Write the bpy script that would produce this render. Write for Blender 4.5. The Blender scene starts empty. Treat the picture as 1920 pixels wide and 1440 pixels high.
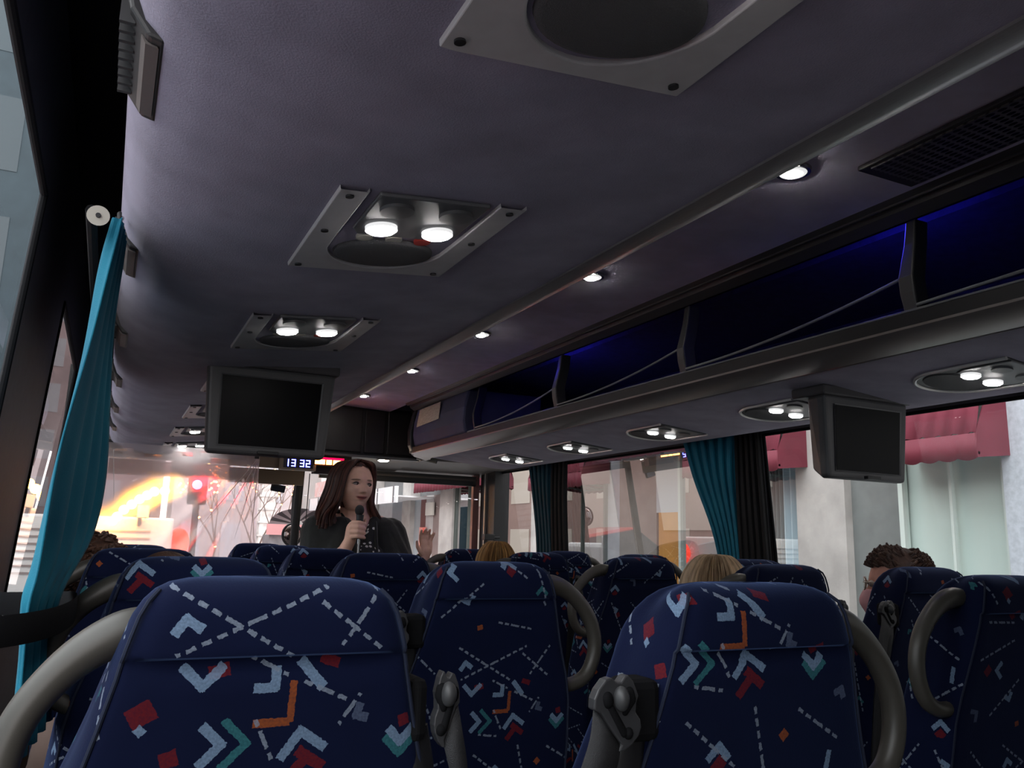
import bpy, bmesh, math, random
from math import sin, cos, pi, radians, sqrt, exp
from mathutils import Vector, Matrix

random.seed(7)
sc = bpy.context.scene
COL = sc.collection

# ------------------------------------------------------------------ camera
EYE = 1.17
cam_d = bpy.data.cameras.new('camera'); cam = bpy.data.objects.new('camera', cam_d); COL.objects.link(cam)
cam_d.sensor_width = 36.0
cam_d.lens = 1542.8 / 1920 * 36.0
cam_d.clip_start = 0.02
cam_d.clip_end = 400
_yaw, _pit, _rol = radians(25.74), radians(10.86), radians(1.53)
_f = Vector((sin(_yaw)*cos(_pit), cos(_yaw)*cos(_pit), sin(_pit)))
_r = Vector((cos(_yaw), -sin(_yaw), 0)); _u = _r.cross(_f)
_r2 = _r*cos(_rol) + _u*sin(_rol); _u2 = -_r*sin(_rol) + _u*cos(_rol)
M = Matrix((( _r2.x, _u2.x, -_f.x, 0), (_r2.y, _u2.y, -_f.y, 0), (_r2.z, _u2.z, -_f.z, EYE), (0, 0, 0, 1)))
cam.matrix_world = M
cam_d.dof.use_dof = False
sc.camera = cam

# ------------------------------------------------------------------ world / exposure
w = bpy.data.worlds.new('overcast_dusk'); sc.world = w; w.use_nodes = True
wn = w.node_tree.nodes; wl = w.node_tree.links
bg = wn['Background']
tc = wn.new('ShaderNodeTexCoord'); sx = wn.new('ShaderNodeSeparateXYZ'); rp = wn.new('ShaderNodeValToRGB')
wl.new(tc.outputs['Generated'], sx.inputs[0]); wl.new(sx.outputs['Z'], rp.inputs[0]); wl.new(rp.outputs[0], bg.inputs[0])
rp.color_ramp.elements[0].position = 0.0; rp.color_ramp.elements[0].color = (0.90, 0.79, 0.77, 1)
rp.color_ramp.elements[1].position = 0.5; rp.color_ramp.elements[1].color = (0.80, 0.81, 0.84, 1)
bg.inputs[1].default_value = 2.6
sc.view_settings.view_transform = 'Standard'
try: sc.view_settings.look = 'None'
except Exception: pass
sc.view_settings.exposure = 1.1
sc.view_settings.gamma = 1.0
sc.view_settings.use_curve_mapping = False
try:
    sc.cycles.max_bounces = 10; sc.cycles.transparent_max_bounces = 16
    sc.cycles.sample_clamp_indirect = 3.0
    sc.cycles.caustics_reflective = False; sc.cycles.caustics_refractive = False
except Exception: pass

# ------------------------------------------------------------------ materials
MATS = {}
def nodes_of(m):
    return m.node_tree.nodes, m.node_tree.links
def mat(name, col, rough=0.6, metal=0.0, emit=None, estr=0.0, noise=0.0, nscale=20.0, bump=0.0, bscale=200.0,
        col2=None, sheen=0.0, spec=0.5, coat=0.0, stretch=None, trans=0.0):
    if name in MATS: return MATS[name]
    m = bpy.data.materials.new(name); m.use_nodes = True
    n, l = nodes_of(m); b = n['Principled BSDF']
    b.inputs['Base Color'].default_value = (*col, 1)
    b.inputs['Roughness'].default_value = rough
    b.inputs['Metallic'].default_value = metal
    b.inputs['Specular IOR Level'].default_value = spec
    if sheen: b.inputs['Sheen Weight'].default_value = sheen; b.inputs['Sheen Roughness'].default_value = 0.4
    if coat: b.inputs['Coat Weight'].default_value = coat
    if trans: b.inputs['Transmission Weight'].default_value = trans
    if emit:
        b.inputs['Emission Color'].default_value = (*emit, 1); b.inputs['Emission Strength'].default_value = estr
    if noise or bump:
        t = n.new('ShaderNodeTexCoord'); mp = n.new('ShaderNodeMapping'); l.new(t.outputs['Object'], mp.inputs[0])
        if stretch: mp.inputs['Scale'].default_value = stretch
    if noise:
        nz = n.new('ShaderNodeTexNoise'); nz.inputs['Scale'].default_value = nscale; nz.inputs['Detail'].default_value = 5
        l.new(mp.outputs[0], nz.inputs['Vector'])
        r = n.new('ShaderNodeValToRGB'); l.new(nz.outputs[0], r.inputs[0])
        c2 = col2 if col2 else tuple(max(0, c*(1-noise)) for c in col)
        c1 = col if col2 else tuple(min(1, c*(1+noise)) for c in col)
        r.color_ramp.elements[0].position = 0.32; r.color_ramp.elements[1].position = 0.68
        r.color_ramp.elements[0].color = (*c2, 1); r.color_ramp.elements[1].color = (*c1, 1)
        l.new(r.outputs[0], b.inputs['Base Color'])
    if bump:
        nb = n.new('ShaderNodeTexNoise'); nb.inputs['Scale'].default_value = bscale; nb.inputs['Detail'].default_value = 3
        l.new(mp.outputs[0], nb.inputs['Vector'])
        bp = n.new('ShaderNodeBump'); bp.inputs['Strength'].default_value = bump; bp.inputs['Distance'].default_value = 0.004
        l.new(nb.outputs[0], bp.inputs['Height']); l.new(bp.outputs[0], b.inputs['Normal'])
    MATS[name] = m
    return m

def glass_mat(name, tint=(0.93, 0.96, 0.96), rough=0.0, ior=1.5, haze=0.0, refl=1.0):
    if name in MATS: return MATS[name]
    m = bpy.data.materials.new(name); m.use_nodes = True
    n, l = nodes_of(m); n.remove(n['Principled BSDF'])
    out = n['Material Output']
    tr = n.new('ShaderNodeBsdfTransparent'); tr.inputs[0].default_value = (*tint, 1)
    gl = n.new('ShaderNodeBsdfGlossy'); gl.inputs['Roughness'].default_value = rough
    fr = n.new('ShaderNodeFresnel'); fr.inputs[0].default_value = ior
    ml = n.new('ShaderNodeMath'); ml.operation = 'MULTIPLY'; ml.inputs[1].default_value = refl
    mx = n.new('ShaderNodeMixShader')
    l.new(fr.outputs[0], ml.inputs[0]); l.new(ml.outputs[0], mx.inputs[0]); l.new(tr.outputs[0], mx.inputs[1]); l.new(gl.outputs[0], mx.inputs[2])
    last = mx
    if haze:
        df = n.new('ShaderNodeBsdfTranslucent'); df.inputs[0].default_value = (0.9, 0.9, 0.9, 1)
        m2 = n.new('ShaderNodeMixShader'); m2.inputs[0].default_value = haze
        l.new(mx.outputs[0], m2.inputs[1]); l.new(df.outputs[0], m2.inputs[2]); last = m2
    l.new(last.outputs[0], out.inputs[0])
    MATS[name] = m
    return m

# linear colours
FELT = mat('grey_blue_felt', (0.29, 0.262, 0.345), 0.95, noise=0.14, nscale=9, bump=0.25, bscale=420, sheen=0.15, spec=0.2)
CEILF = mat('dark_felt', (0.66, 0.64, 0.80), 0.95, noise=0.1, nscale=9, bump=0.2, bscale=420, spec=0.2)
RAIL = mat('brushed_silver_rail', (0.36, 0.335, 0.33), 0.36, metal=0.7, noise=0.08, nscale=30, stretch=(40, 1, 40))
RAILD = mat('grey_plastic_rail', (0.10, 0.095, 0.092), 0.4)
TRIMG = mat('light_grey_plastic', (0.50, 0.48, 0.48), 0.5, noise=0.04, nscale=40)
DKGREY = mat('dark_grey_plastic', (0.045, 0.045, 0.048), 0.5)
MIDGREY = mat('mid_grey_plastic', (0.115, 0.115, 0.12), 0.45)
BLACK = mat('black_plastic', (0.010, 0.010, 0.012), 0.45)
BLACKM = mat('matte_black_rubber', (0.005, 0.005, 0.006), 0.85, spec=0.15)
SCREEN = mat('switched_off_screen', (0.004, 0.004, 0.005), 0.35, spec=0.12)
TVG = mat('monitor_grey_plastic', (0.075, 0.073, 0.078), 0.5)
CREAM = mat('cream_plastic', (0.45, 0.42, 0.36), 0.5)
LED = mat('led_lens_lit', (1, 1, 1), 0.4, emit=(1.0, 0.97, 0.95), estr=30)
LEDW = mat('warm_lens_lit', (1, 1, 1), 0.4, emit=(1.0, 0.82, 0.55), estr=60)
HALO = mat('clear_lens_ring', (0.55, 0.55, 0.56), 0.25, emit=(1, 1, 1), estr=0.35)
HANDLE = mat('taupe_grab_handle', (0.060, 0.055, 0.047), 0.42)
WEB = mat('seat_belt_webbing', (0.022, 0.022, 0.024), 0.6, bump=0.35, bscale=900)
METAL = mat('bright_metal', (0.55, 0.54, 0.52), 0.25, metal=1.0)
RACKIN = mat('navy_carpet_rack', (0.020, 0.020, 0.075), 0.95, noise=0.2, nscale=30, bump=0.2, bscale=300)
ENDPAN = mat('navy_end_panel', (0.035, 0.036, 0.085), 0.7, noise=0.1, nscale=12, bump=0.2, bscale=300)
GLASS = glass_mat('window_glass', (0.90, 0.94, 0.94), 0.0, 1.5, refl=0.6)
WSHIELD = glass_mat('windscreen_glass', (0.97, 0.97, 0.97), 0.0, 1.45, refl=0.6)
CURT = None

def math_n(n, l, op, a, b=None):
    x = n.new('ShaderNodeMath'); x.operation = op
    for i, v in enumerate((a, b)):
        if v is None: continue
        if isinstance(v, (int, float)): x.inputs[i].default_value = v
        else: l.new(v, x.inputs[i])
    return x.outputs[0]

def fabric_material():
    """navy moquette with dashed white lines, chevrons and small blobs, repeated on a 0.42 m tile"""
    m = bpy.data.materials.new('patterned_navy_moquette'); m.use_nodes = True
    n, l = nodes_of(m); b = n['Principled BSDF']
    uv = n.new('ShaderNodeUVMap'); uv.uv_map = 'UVMap'
    oi = n.new('ShaderNodeObjectInfo')
    off = n.new('ShaderNodeVectorMath'); off.operation = 'SCALE'; off.inputs[0].default_value = (0.163, 0.117, 0)
    l.new(oi.outputs['Object Index'], off.inputs['Scale'])
    ad = n.new('ShaderNodeVectorMath'); ad.operation = 'ADD'; l.new(uv.outputs[0], ad.inputs[0]); l.new(off.outputs[0], ad.inputs[1])
    # woven edge wobble
    nz = n.new('ShaderNodeTexNoise'); nz.inputs['Scale'].default_value = 260; nz.inputs['Detail'].default_value = 2
    l.new(ad.outputs[0], nz.inputs['Vector'])
    c = n.new('ShaderNodeVectorMath'); c.operation = 'SUBTRACT'; l.new(nz.outputs['Color'], c.inputs[0]); c.inputs[1].default_value = (0.5, 0.5, 0.5)
    s = n.new('ShaderNodeVectorMath'); s.operation = 'SCALE'; l.new(c.outputs[0], s.inputs[0]); s.inputs['Scale'].default_value = 0.0035
    a2 = n.new('ShaderNodeVectorMath'); a2.operation = 'ADD'; l.new(ad.outputs[0], a2.inputs[0]); l.new(s.outputs[0], a2.inputs[1])
    T = 0.42
    wr = n.new('ShaderNodeVectorMath'); wr.operation = 'WRAP'; l.new(a2.outputs[0], wr.inputs[0])
    wr.inputs[1].default_value = (T, T, 1); wr.inputs[2].default_value = (0, 0, -1)
    P = wr.outputs[0]
    def mapped(x, y, rot, sx_, sy_):
        mp = n.new('ShaderNodeMapping'); mp.vector_type = 'TEXTURE'
        mp.inputs['Location'].default_value = (x, y, 0); mp.inputs['Rotation'].default_value = (0, 0, rot); mp.inputs['Scale'].default_value = (sx_, sy_, 1)
        l.new(P, mp.inputs['Vector'])
        return mp.outputs[0]
    def sep(v, ab=True):
        if ab:
            a = n.new('ShaderNodeVectorMath'); a.operation = 'ABSOLUTE'; l.new(v, a.inputs[0]); v = a.outputs[0]
        q = n.new('ShaderNodeSeparateXYZ'); l.new(v, q.inputs[0]); return q.outputs[0], q.outputs[1]
    def box(x, y, rot, h, w_):
        X, Y = sep(mapped(x, y, rot, h, w_))
        return math_n(n, l, 'LESS_THAN', math_n(n, l, 'MAXIMUM', X, Y), 1.0)
    def dash(x0, y0, x1, y1, w_=0.0021, pitch=0.0150):
        L = sqrt((x1-x0)**2+(y1-y0)**2)/2; rot = math.atan2(y1-y0, x1-x0)
        v = mapped((x0+x1)/2, (y0+y1)/2, rot, L, w_)
        X, Y = sep(v); M_ = math_n(n, l, 'LESS_THAN', math_n(n, l, 'MAXIMUM', X, Y), 1.0)
        fr = math_n(n, l, 'FRACT', math_n(n, l, 'MULTIPLY', X, L/pitch))
        return math_n(n, l, 'MULTIPLY', M_, math_n(n, l, 'LESS_THAN', fr, 0.64))
    def chev(x, y, rot, L=0.029, w_=0.0048):
        X, Y = sep(mapped(x, y, rot, 1, 1), False)
        Ya = math_n(n, l, 'ABSOLUTE', Y)
        al = math_n(n, l, 'SUBTRACT', Ya, X); ac = math_n(n, l, 'ABSOLUTE', math_n(n, l, 'ADD', Ya, X))
        k = 1.414
        m1 = math_n(n, l, 'LESS_THAN', math_n(n, l, 'ABSOLUTE', math_n(n, l, 'SUBTRACT', al, k*L/2-w_)), k*L/2)
        m2 = math_n(n, l, 'LESS_THAN', ac, k*w_)
        return math_n(n, l, 'MULTIPLY', m1, m2)
    def union(ms):
        o = ms[0]
        for k in ms[1:]: o = math_n(n, l, 'MAXIMUM', o, k)
        return o
    # tile coordinates: u = x + 0.21, v = z - 0.72
    D = [(.105,.402,.232,.330),(.118,.336,.262,.400),(.250,.388,.322,.335),(.318,.400,.276,.342),
         (.190,.332,.226,.314),(.240,.308,.290,.286),(.302,.292,.282,.262),(.198,.272,.218,.232),
         (.040,.226,.125,.224),(.168,.224,.210,.218),(.060,.262,.028,.330),(.350,.395,.400,.300),
         (.020,.150,.130,.190),(.160,.185,.250,.120),(.260,.200,.300,.060),(.060,.040,.150,.110),
         (.330,.190,.400,.150),(.330,.060,.410,.110),(.190,.030,.270,.015),(.010,.395,.060,.350)]
    LB = [(.125,.370,1.75,.022),(.145,.306,-1.57,.031),(.214,.302,-.79,.024),(.168,.250,0,.031),(.244,.258,1.75,.036),
          (.075,.130,3.14,.026),(.212,.155,1.57,.026),(.350,.240,-1.57,.024),(.375,.370,.3,.018),(.360,.030,1.57,.026),(.120,.070,-1.2,.02)]
    TL = [(.192,.250,0,.036),(.350,.228,-1.57,.028),(.020,.300,2.2,.014),(.285,.100,1.57,.022)]
    GR = [(.300,.270,-2.6,.016),(.022,.050,.6,.022),(.400,.210,1.2,.016)]
    RD = [(.094,.283,.012,.010,.5),(.160,.320,.010,.006,.2),(.268,.326,.010,.005,-.3),(.256,.230,.017,.0055,-.6),(.242,.220,.014,.0055,.9),
          (.122,.240,.008,.008,.3),(.048,.130,.010,.008,.8),(.213,.133,.009,.008,.8),(.352,.262,.006,.006,.3),(.380,.352,.009,.008,.4),(.360,.006,.009,.008,.8)]
    OR = [(.232,.288,.0035,.020,0),(.214,.268,.018,.0042,0),(.310,.160,.006,.006,.8),(.150,.020,.006,.005,.2)]
    white = union([dash(*d) for d in D])
    lb = union([chev(x, y, r, L) for x, y, r, L in LB] + [box(.250,.314,-.85,.019,.0052), box(.094,.268,.785,.0045,.0045), box(.385,.120,1.4,.016,.004)])
    teal = union([chev(x, y, r, L, .0040) for x, y, r, L in TL])
    gr = union([chev(x, y, r, L, .0045) for x, y, r, L in GR])
    red = union([box(x, y, r, a, b_) for x, y, a, b_, r in RD])
    org = union([box(x, y, r, a, b_) for x, y, a, b_, r in OR])
    base = n.new('ShaderNodeTexNoise'); base.inputs['Scale'].default_value = 14; l.new(ad.outputs[0], base.inputs['Vector'])
    rr = n.new('ShaderNodeValToRGB'); l.new(base.outputs[0], rr.inputs[0])
    rr.color_ramp.elements[0].color = (0.0014, 0.0034, 0.0200, 1); rr.color_ramp.elements[1].color = (0.0024, 0.0056, 0.0290, 1)
    cur = rr.outputs[0]
    wear = n.new('ShaderNodeTexNoise'); wear.inputs['Scale'].default_value = 380; l.new(uv.outputs[0], wear.inputs['Vector'])
    wv = math_n(n, l, 'ADD', math_n(n, l, 'MULTIPLY', wear.outputs[0], 0.9), 0.30)
    for msk, colr in ((gr, (.07,.09,.15)), (teal, (.03,.14,.16)), (red, (.12,.008,.010)), (org, (.26,.065,.015)), (lb, (.17,.25,.37)), (white, (.19,.225,.29))):
        mx = n.new('ShaderNodeMix'); mx.data_type = 'RGBA'
        l.new(math_n(n, l, 'MINIMUM', math_n(n, l, 'MULTIPLY', msk, wv), 1.0), mx.inputs[0]); l.new(cur, mx.inputs[6]); mx.inputs[7].default_value = (*colr, 1)
        cur = mx.outputs[2]
    l.new(cur, b.inputs['Base Color'])
    b.inputs['Roughness'].default_value = 0.9; b.inputs['Specular IOR Level'].default_value = 0.15
    b.inputs['Sheen Weight'].default_value = 0.26; b.inputs['Sheen Roughness'].default_value = 0.35
    b.inputs['Sheen Tint'].default_value = (0.28, 0.46, 1.0, 1)
    bp = n.new('ShaderNodeBump'); bp.inputs['Strength'].default_value = 0.25; bp.inputs['Distance'].default_value = 0.001
    l.new(wear.outputs[0], bp.inputs['Height']); l.new(bp.outputs[0], b.inputs['Normal'])
    return m
FABRIC = fabric_material()

# ------------------------------------------------------------------ mesh helpers
class MB:
    def __init__(s): s.v = []; s.f = []; s.uv = {}; s.mi = []; s.mat = 0
    def add(s, vs, fs, uvs=None):
        o = len(s.v); s.v += [tuple(p) for p in vs]
        for k, f in enumerate(fs):
            s.f.append(tuple(i+o for i in f)); s.mi.append(s.mat)
            if uvs: s.uv[len(s.f)-1] = uvs[k]
        return s
    def box(s, x0, x1, y0, y1, z0, z1):
        v = [(x0,y0,z0),(x1,y0,z0),(x1,y1,z0),(x0,y1,z0),(x0,y0,z1),(x1,y0,z1),(x1,y1,z1),(x0,y1,z1)]
        return s.add(v, [(0,3,2,1),(4,5,6,7),(0,1,5,4),(1,2,6,5),(2,3,7,6),(3,0,4,7)])
    def prism(s, poly, axis, a, b):
        """poly: list of 2D points; axis 'x': (y,z) polygon extruded a..b ; 'y': (x,z) ; 'z': (x,y)"""
        def P(p, t):
            return {'x': (t, p[0], p[1]), 'y': (p[0], t, p[1]), 'z': (p[0], p[1], t)}[axis]
        k = len(poly)
        v = [P(p, a) for p in poly] + [P(p, b) for p in poly]
        f = [tuple(range(k))[::-1], tuple(range(k, 2*k))] + [(i, (i+1) % k, (i+1) % k+k, i+k) for i in range(k)]
        return s.add(v, f)
    def loft(s, rings, caps=True, closed=True, loop=False):
        k = len(rings[0]); v = [p for r in rings for p in r]; f = []
        nr = len(rings)
        for i in range(nr if loop else nr-1):
            i2 = (i+1) % nr
            for j in range(k if closed else k-1):
                j2 = (j+1) % k
                f.append((i*k+j, i*k+j2, i2*k+j2, i2*k+j))
        if caps and not loop:
            f.append(tuple(range(k))[::-1]); f.append(tuple(range((nr-1)*k, nr*k)))
        return s.add(v, f)
    def tube(s, pts, r, seg=10, loop=False, flat=1.0, up=None, caps=True):
        pts = [Vector(p) for p in pts]; n_ = len(pts)
        rr = r if isinstance(r, (list, tuple)) else [r]*n_
        rings = []; prev = None
        for i, p in enumerate(pts):
            if loop: t = (pts[(i+1) % n_]-pts[i-1])
            else: t = pts[min(i+1, n_-1)]-pts[max(i-1, 0)]
            t.normalize()
            if prev is None:
                a = Vector(up) if up else (Vector((0, 0, 1)) if abs(t.z) < 0.9 else Vector((1, 0, 0)))
            else: a = prev
            a = (a - t*a.dot(t)).normalized(); prev = a; b = t.cross(a)
            rings.append([p + a*cos(2*pi*j/seg)*rr[i] + b*sin(2*pi*j/seg)*rr[i]*flat for j in range(seg)])
        return s.loft(rings, caps=caps and not loop, loop=loop)
    def ell(s, c, r, seg=16, rings=10, rot=None):
        c = Vector(c); R_ = []
        for i in range(1, rings):
            a = pi*i/rings
            ring = []
            for j in range(seg):
                p = Vector((r[0]*sin(a)*cos(2*pi*j/seg), r[1]*sin(a)*sin(2*pi*j/seg), -r[2]*cos(a)))
                if rot: p = rot @ p
                ring.append(c+p)
            R_.append(ring)
        k = seg; v = [p for q in R_ for p in q]; f = []
        for i in range(len(R_)-1):
            for j in range(k): f.append((i*k+j, i*k+(j+1) % k, (i+1)*k+(j+1) % k, (i+1)*k+j))
        b0 = Vector((0, 0, -r[2])); t0 = Vector((0, 0, r[2]))
        if rot: b0 = rot @ b0; t0 = rot @ t0
        v += [c+b0, c+t0]; nb = len(v)-2
        for j in range(k):
            f.append((nb, (j+1) % k, j)); f.append((nb+1, (len(R_)-1)*k+j, (len(R_)-1)*k+(j+1) % k))
        return s.add(v, f)
    def cap(s, p0, p1, r0, r1, seg=14):
        """tapered capsule"""
        p0, p1 = Vector(p0), Vector(p1); t = (p1-p0).normalized()
        a = Vector((0, 0, 1)) if abs(t.z) < 0.9 else Vector((1, 0, 0)); a = (a-t*a.dot(t)).normalized(); b = t.cross(a)
        rings = []
        for k in (80, 55, 30, 0): rings.append((p0 - t*r0*sin(radians(k)), r0*cos(radians(k))))
        for k in (0, 30, 55, 80): rings.append((p1 + t*r1*sin(radians(k)), r1*cos(radians(k))))
        R_ = [[c + a*cos(2*pi*j/seg)*r + b*sin(2*pi*j/seg)*r for j in range(seg)] for c, r in rings]
        return s.loft(R_)
    def cyl(s, c, r, h, axis='z', seg=24, r2=None):
        r2 = r if r2 is None else r2
        def P(a, rr, t):
            x, y = rr*cos(a), rr*sin(a)
            return {'z': (c[0]+x, c[1]+y, c[2]+t), 'y': (c[0]+x, c[1]+t, c[2]+y), 'x': (c[0]+t, c[1]+x, c[2]+y)}[axis]
        return s.loft([[P(2*pi*j/seg, r, 0) for j in range(seg)], [P(2*pi*j/seg, r2, h) for j in range(seg)]])
    def xf(s, Mx, start=0):
        s.v = s.v[:start] + [tuple(Mx @ Vector(p)) for p in s.v[start:]]; return s
    def build(s, name, mats, parent=None, smooth=True, bevel=0.0, bseg=2, auto=35, remesh=0.0, subsurf=0, kind=None, label=None, cat=None, group=None, fix=True):
        me = bpy.data.meshes.new(name); me.from_pydata(s.v, [], s.f)
        if s.uv:
            ul = me.uv_layers.new(name='UVMap')
            for fi, uvs in s.uv.items():
                for li, q in zip(me.polygons[fi].loop_indices, uvs): ul.data[li].uv = q
        if not isinstance(mats, (list, tuple)): mats = [mats]
        for m in mats: me.materials.append(m)
        if len(mats) > 1:
            for p, i in zip(me.polygons, s.mi): p.material_index = i
        if fix:
            bm = bmesh.new(); bm.from_mesh(me); bmesh.ops.recalc_face_normals(bm, faces=bm.faces); bm.to_mesh(me); bm.free()
        if smooth:
            for p in me.polygons: p.use_smooth = True
        o = bpy.data.objects.new(name, me); COL.objects.link(o)
        if parent: o.parent = parent
        if bevel:
            b = o.modifiers.new('bevel', 'BEVEL'); b.width = bevel; b.segments = bseg; b.limit_method = 'ANGLE'; b.angle_limit = radians(40)
        if remesh:
            r = o.modifiers.new('remesh', 'REMESH'); r.mode = 'VOXEL'; r.voxel_size = remesh; r.use_smooth_shade = True
            sm = o.modifiers.new('smooth', 'SMOOTH'); sm.iterations = 3; sm.factor = 0.5
        if subsurf:
            q = o.modifiers.new('sub', 'SUBSURF'); q.levels = subsurf; q.render_levels = subsurf
        if smooth and auto and not remesh:
            try:
                me.set_sharp_from_angle(angle=radians(auto))
            except Exception: pass
        if kind: o['kind'] = kind
        if label: o['label'] = label
        if cat: o['category'] = cat
        if group: o['group'] = group
        return o

def empty(name, loc, label=None, cat=None, group=None, rz=0.0, kind=None):
    o = bpy.data.objects.new(name, None); COL.objects.link(o); o.location = loc; o.rotation_euler = (0, 0, rz)
    o.empty_display_size = 0.05
    if label: o['label'] = label
    if cat: o['category'] = cat
    if group: o['group'] = group
    if kind: o['kind'] = kind
    return o
def copy_tree(o, parent=None):
    c = o.copy(); COL.objects.link(c); c.parent = parent
    for ch in [x for x in bpy.data.objects if x.parent == o and x != c]:
        copy_tree(ch, c)
    return c
def spline(pts, n_=8, loop=False):
    pts = [Vector(p) for p in pts]; out = []; k = len(pts)
    for i in range(k if loop else k-1):
        p0 = pts[(i-1) % k] if (loop or i > 0) else pts[0]*2-pts[1]
        p1 = pts[i]; p2 = pts[(i+1) % k]
        p3 = pts[(i+2) % k] if (loop or i+2 < k) else p2*2-p1
        for j in range(n_):
            t = j/n_
            out.append(0.5*((2*p1)+(-p0+p2)*t+(2*p0-5*p1+4*p2-p3)*t*t+(-p0+3*p1-3*p2+p3)*t**3))
    if not loop: out.append(pts[-1])
    return out

CX = 1.275                 # centre line of the coach
Y0, Y1 = -1.3, 6.05        # shell ends
def wx(z, side):           # inner face of the tilted side wall
    if side < 0: return -.20 - .06*(1.9 - z)
    return 2*CX + .12 + .09*(1.6 - z)

# ------------------------------------------------------------------ coach shell (structure)
fl = MB(); fl.box(-.35, 1.0, Y0, Y1+.3, -.06, 0); fl.box(1.52, 2.9, Y0, Y1+.3, -.06, 0); fl.box(1.0, 1.52, Y0, Y1+.3, -.18, -.12); fl.box(.98, 1.0, Y0, Y1+.3, -.18, 0); fl.box(1.52, 1.54, Y0, Y1+.3, -.18, 0)
fl.build('floor', mat('grey_vinyl_floor', (.16,.155,.15), .6, noise=.2, nscale=60), kind='structure', smooth=False)
WALLM = mat('dark_side_panel', (.05,.05,.055), .7, noise=.1, nscale=30)
def side_wall(side, name, openings):
    m = MB()
    def slab(y0, y1, z0, z1, t=.010):
        p = [(wx(z0, side), z0), (wx(z1, side), z1), (wx(z1, side)+side*t, z1), (wx(z0, side)+side*t, z0)]
        m.prism(p, 'y', y0, y1)
    zt = 1.91 if side < 0 else 1.68
    slab(Y0, Y1, -.05, .82); slab(Y0, Y1, zt, 2.25)
    y = Y0
    for a, b in openings:
        slab(y, a, .82, zt); y = b
    slab(y, Y1, .82, zt)
    m.build(name, WALLM, kind='structure', smooth=False)
LO = [(-1.1, 2.03), (3.02, 4.30), (4.42, 5.75)]
RO = [(-1.1, .60), (.72, 2.86), (3.02, 4.74), (4.90, 5.66)]
side_wall(-1, 'wall_left', LO); side_wall(1, 'wall_right', RO)
wi = 0
for side, op in ((-1, LO), (1, RO)):
    for a, b in op:
        wi += 1
        g = MB(); t = .004; ztop = 1.91 if side < 0 else 1.68
        X0, X1 = wx(.82, side)+side*t, wx(ztop, side)+side*t
        g.add([(X0, a, .82), (X0, b, .82), (X1, b, ztop), (X1, a, ztop)], [(0, 1, 2, 3)])
        g.build('window_%d' % wi, GLASS, kind='structure', smooth=False)
        fr = MB(); r = .007
        pts = [(wx(.82, side), a, .82), (wx(.82, side), b, .82), (wx(ztop, side), b, ztop), (wx(ztop, side), a, ztop)]
        for i in range(4): fr.tube([pts[i], pts[(i+1) % 4]], r, 8)
        fr.build('trim_%d' % wi, BLACKM, kind='structure')
# roof / aisle ceiling / rear wall
MB().box(-.26, 2.75, Y0, Y1+.1, 2.22, 2.28).build('ceiling', BLACKM, kind='structure', smooth=False)
MB().box(-.35, 2.90, Y0-.05, Y0, -.05, 2.25).build('wall_back', WALLM, kind='structure', smooth=False)
ac = MB(); ac.prism([(.70,2.02),(.86,2.045),(1.275,2.05),(1.69,2.032),(1.69,2.06),(1.275,2.09),(.70,2.06)], 'y', Y0, 5.5)
ac.build('trim_10', CEILF, kind='structure', smooth=False)
# front wall below the windscreen and dashboard
MB().box(-.35, 2.9, Y1+.05, Y1+.12, -.6, .80).build('wall_front', WALLM, kind='structure', smooth=False)
# windscreen: two panes
for i, (a, b) in enumerate(((-.12, 1.215), (1.265, 2.66))):
    g = MB(); ys = []
    N = 8
    def wy(x): 
        d = abs(x-CX)/1.38; return 6.12 - .30*d**4
    rows = [[(a+(b-a)*k/N, wy(a+(b-a)*k/N), z) for k in range(N+1)] for z in (.80, 1.70)]
    g.loft(rows, caps=False, closed=False)
    g.build('window_%d' % (8+i), WSHIELD, kind='structure')
PINKP = mat('reddish_grey_pillar', (.30,.15,.15), .5)
pl = MB(); pl.tube([(1.225, 6.10, .8), (1.245, 6.08, 1.72)], .030, 10, flat=.8)
pl.build('trim_11', BLACK, kind='structure')
MB().tube([(1.295, 6.06, .8), (1.30, 6.04, 1.62)], .0035, 6).build('trim_12', BLACK, kind='structure')
ap = MB(); ap.box(2.60, 2.72, 5.64, 5.90, .6, 1.70); ap.build('trim_13', BLACK, kind='structure', smooth=False)
ap = MB(); ap.box(2.585, 2.60, 5.78, 5.80, .8, 1.70); ap.build('trim_14', RAIL, kind='structure', smooth=False)
ap = MB(); ap.box(2.55, 2.60, 5.93, 5.97, .8, 1.70); ap.build('trim_15', PINKP, kind='structure', smooth=False)
ap = MB(); ap.box(-.30, -.10, 5.80, 6.05, .6, 2.20); ap.build('trim_16', BLACK, kind='structure', smooth=False)

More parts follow.
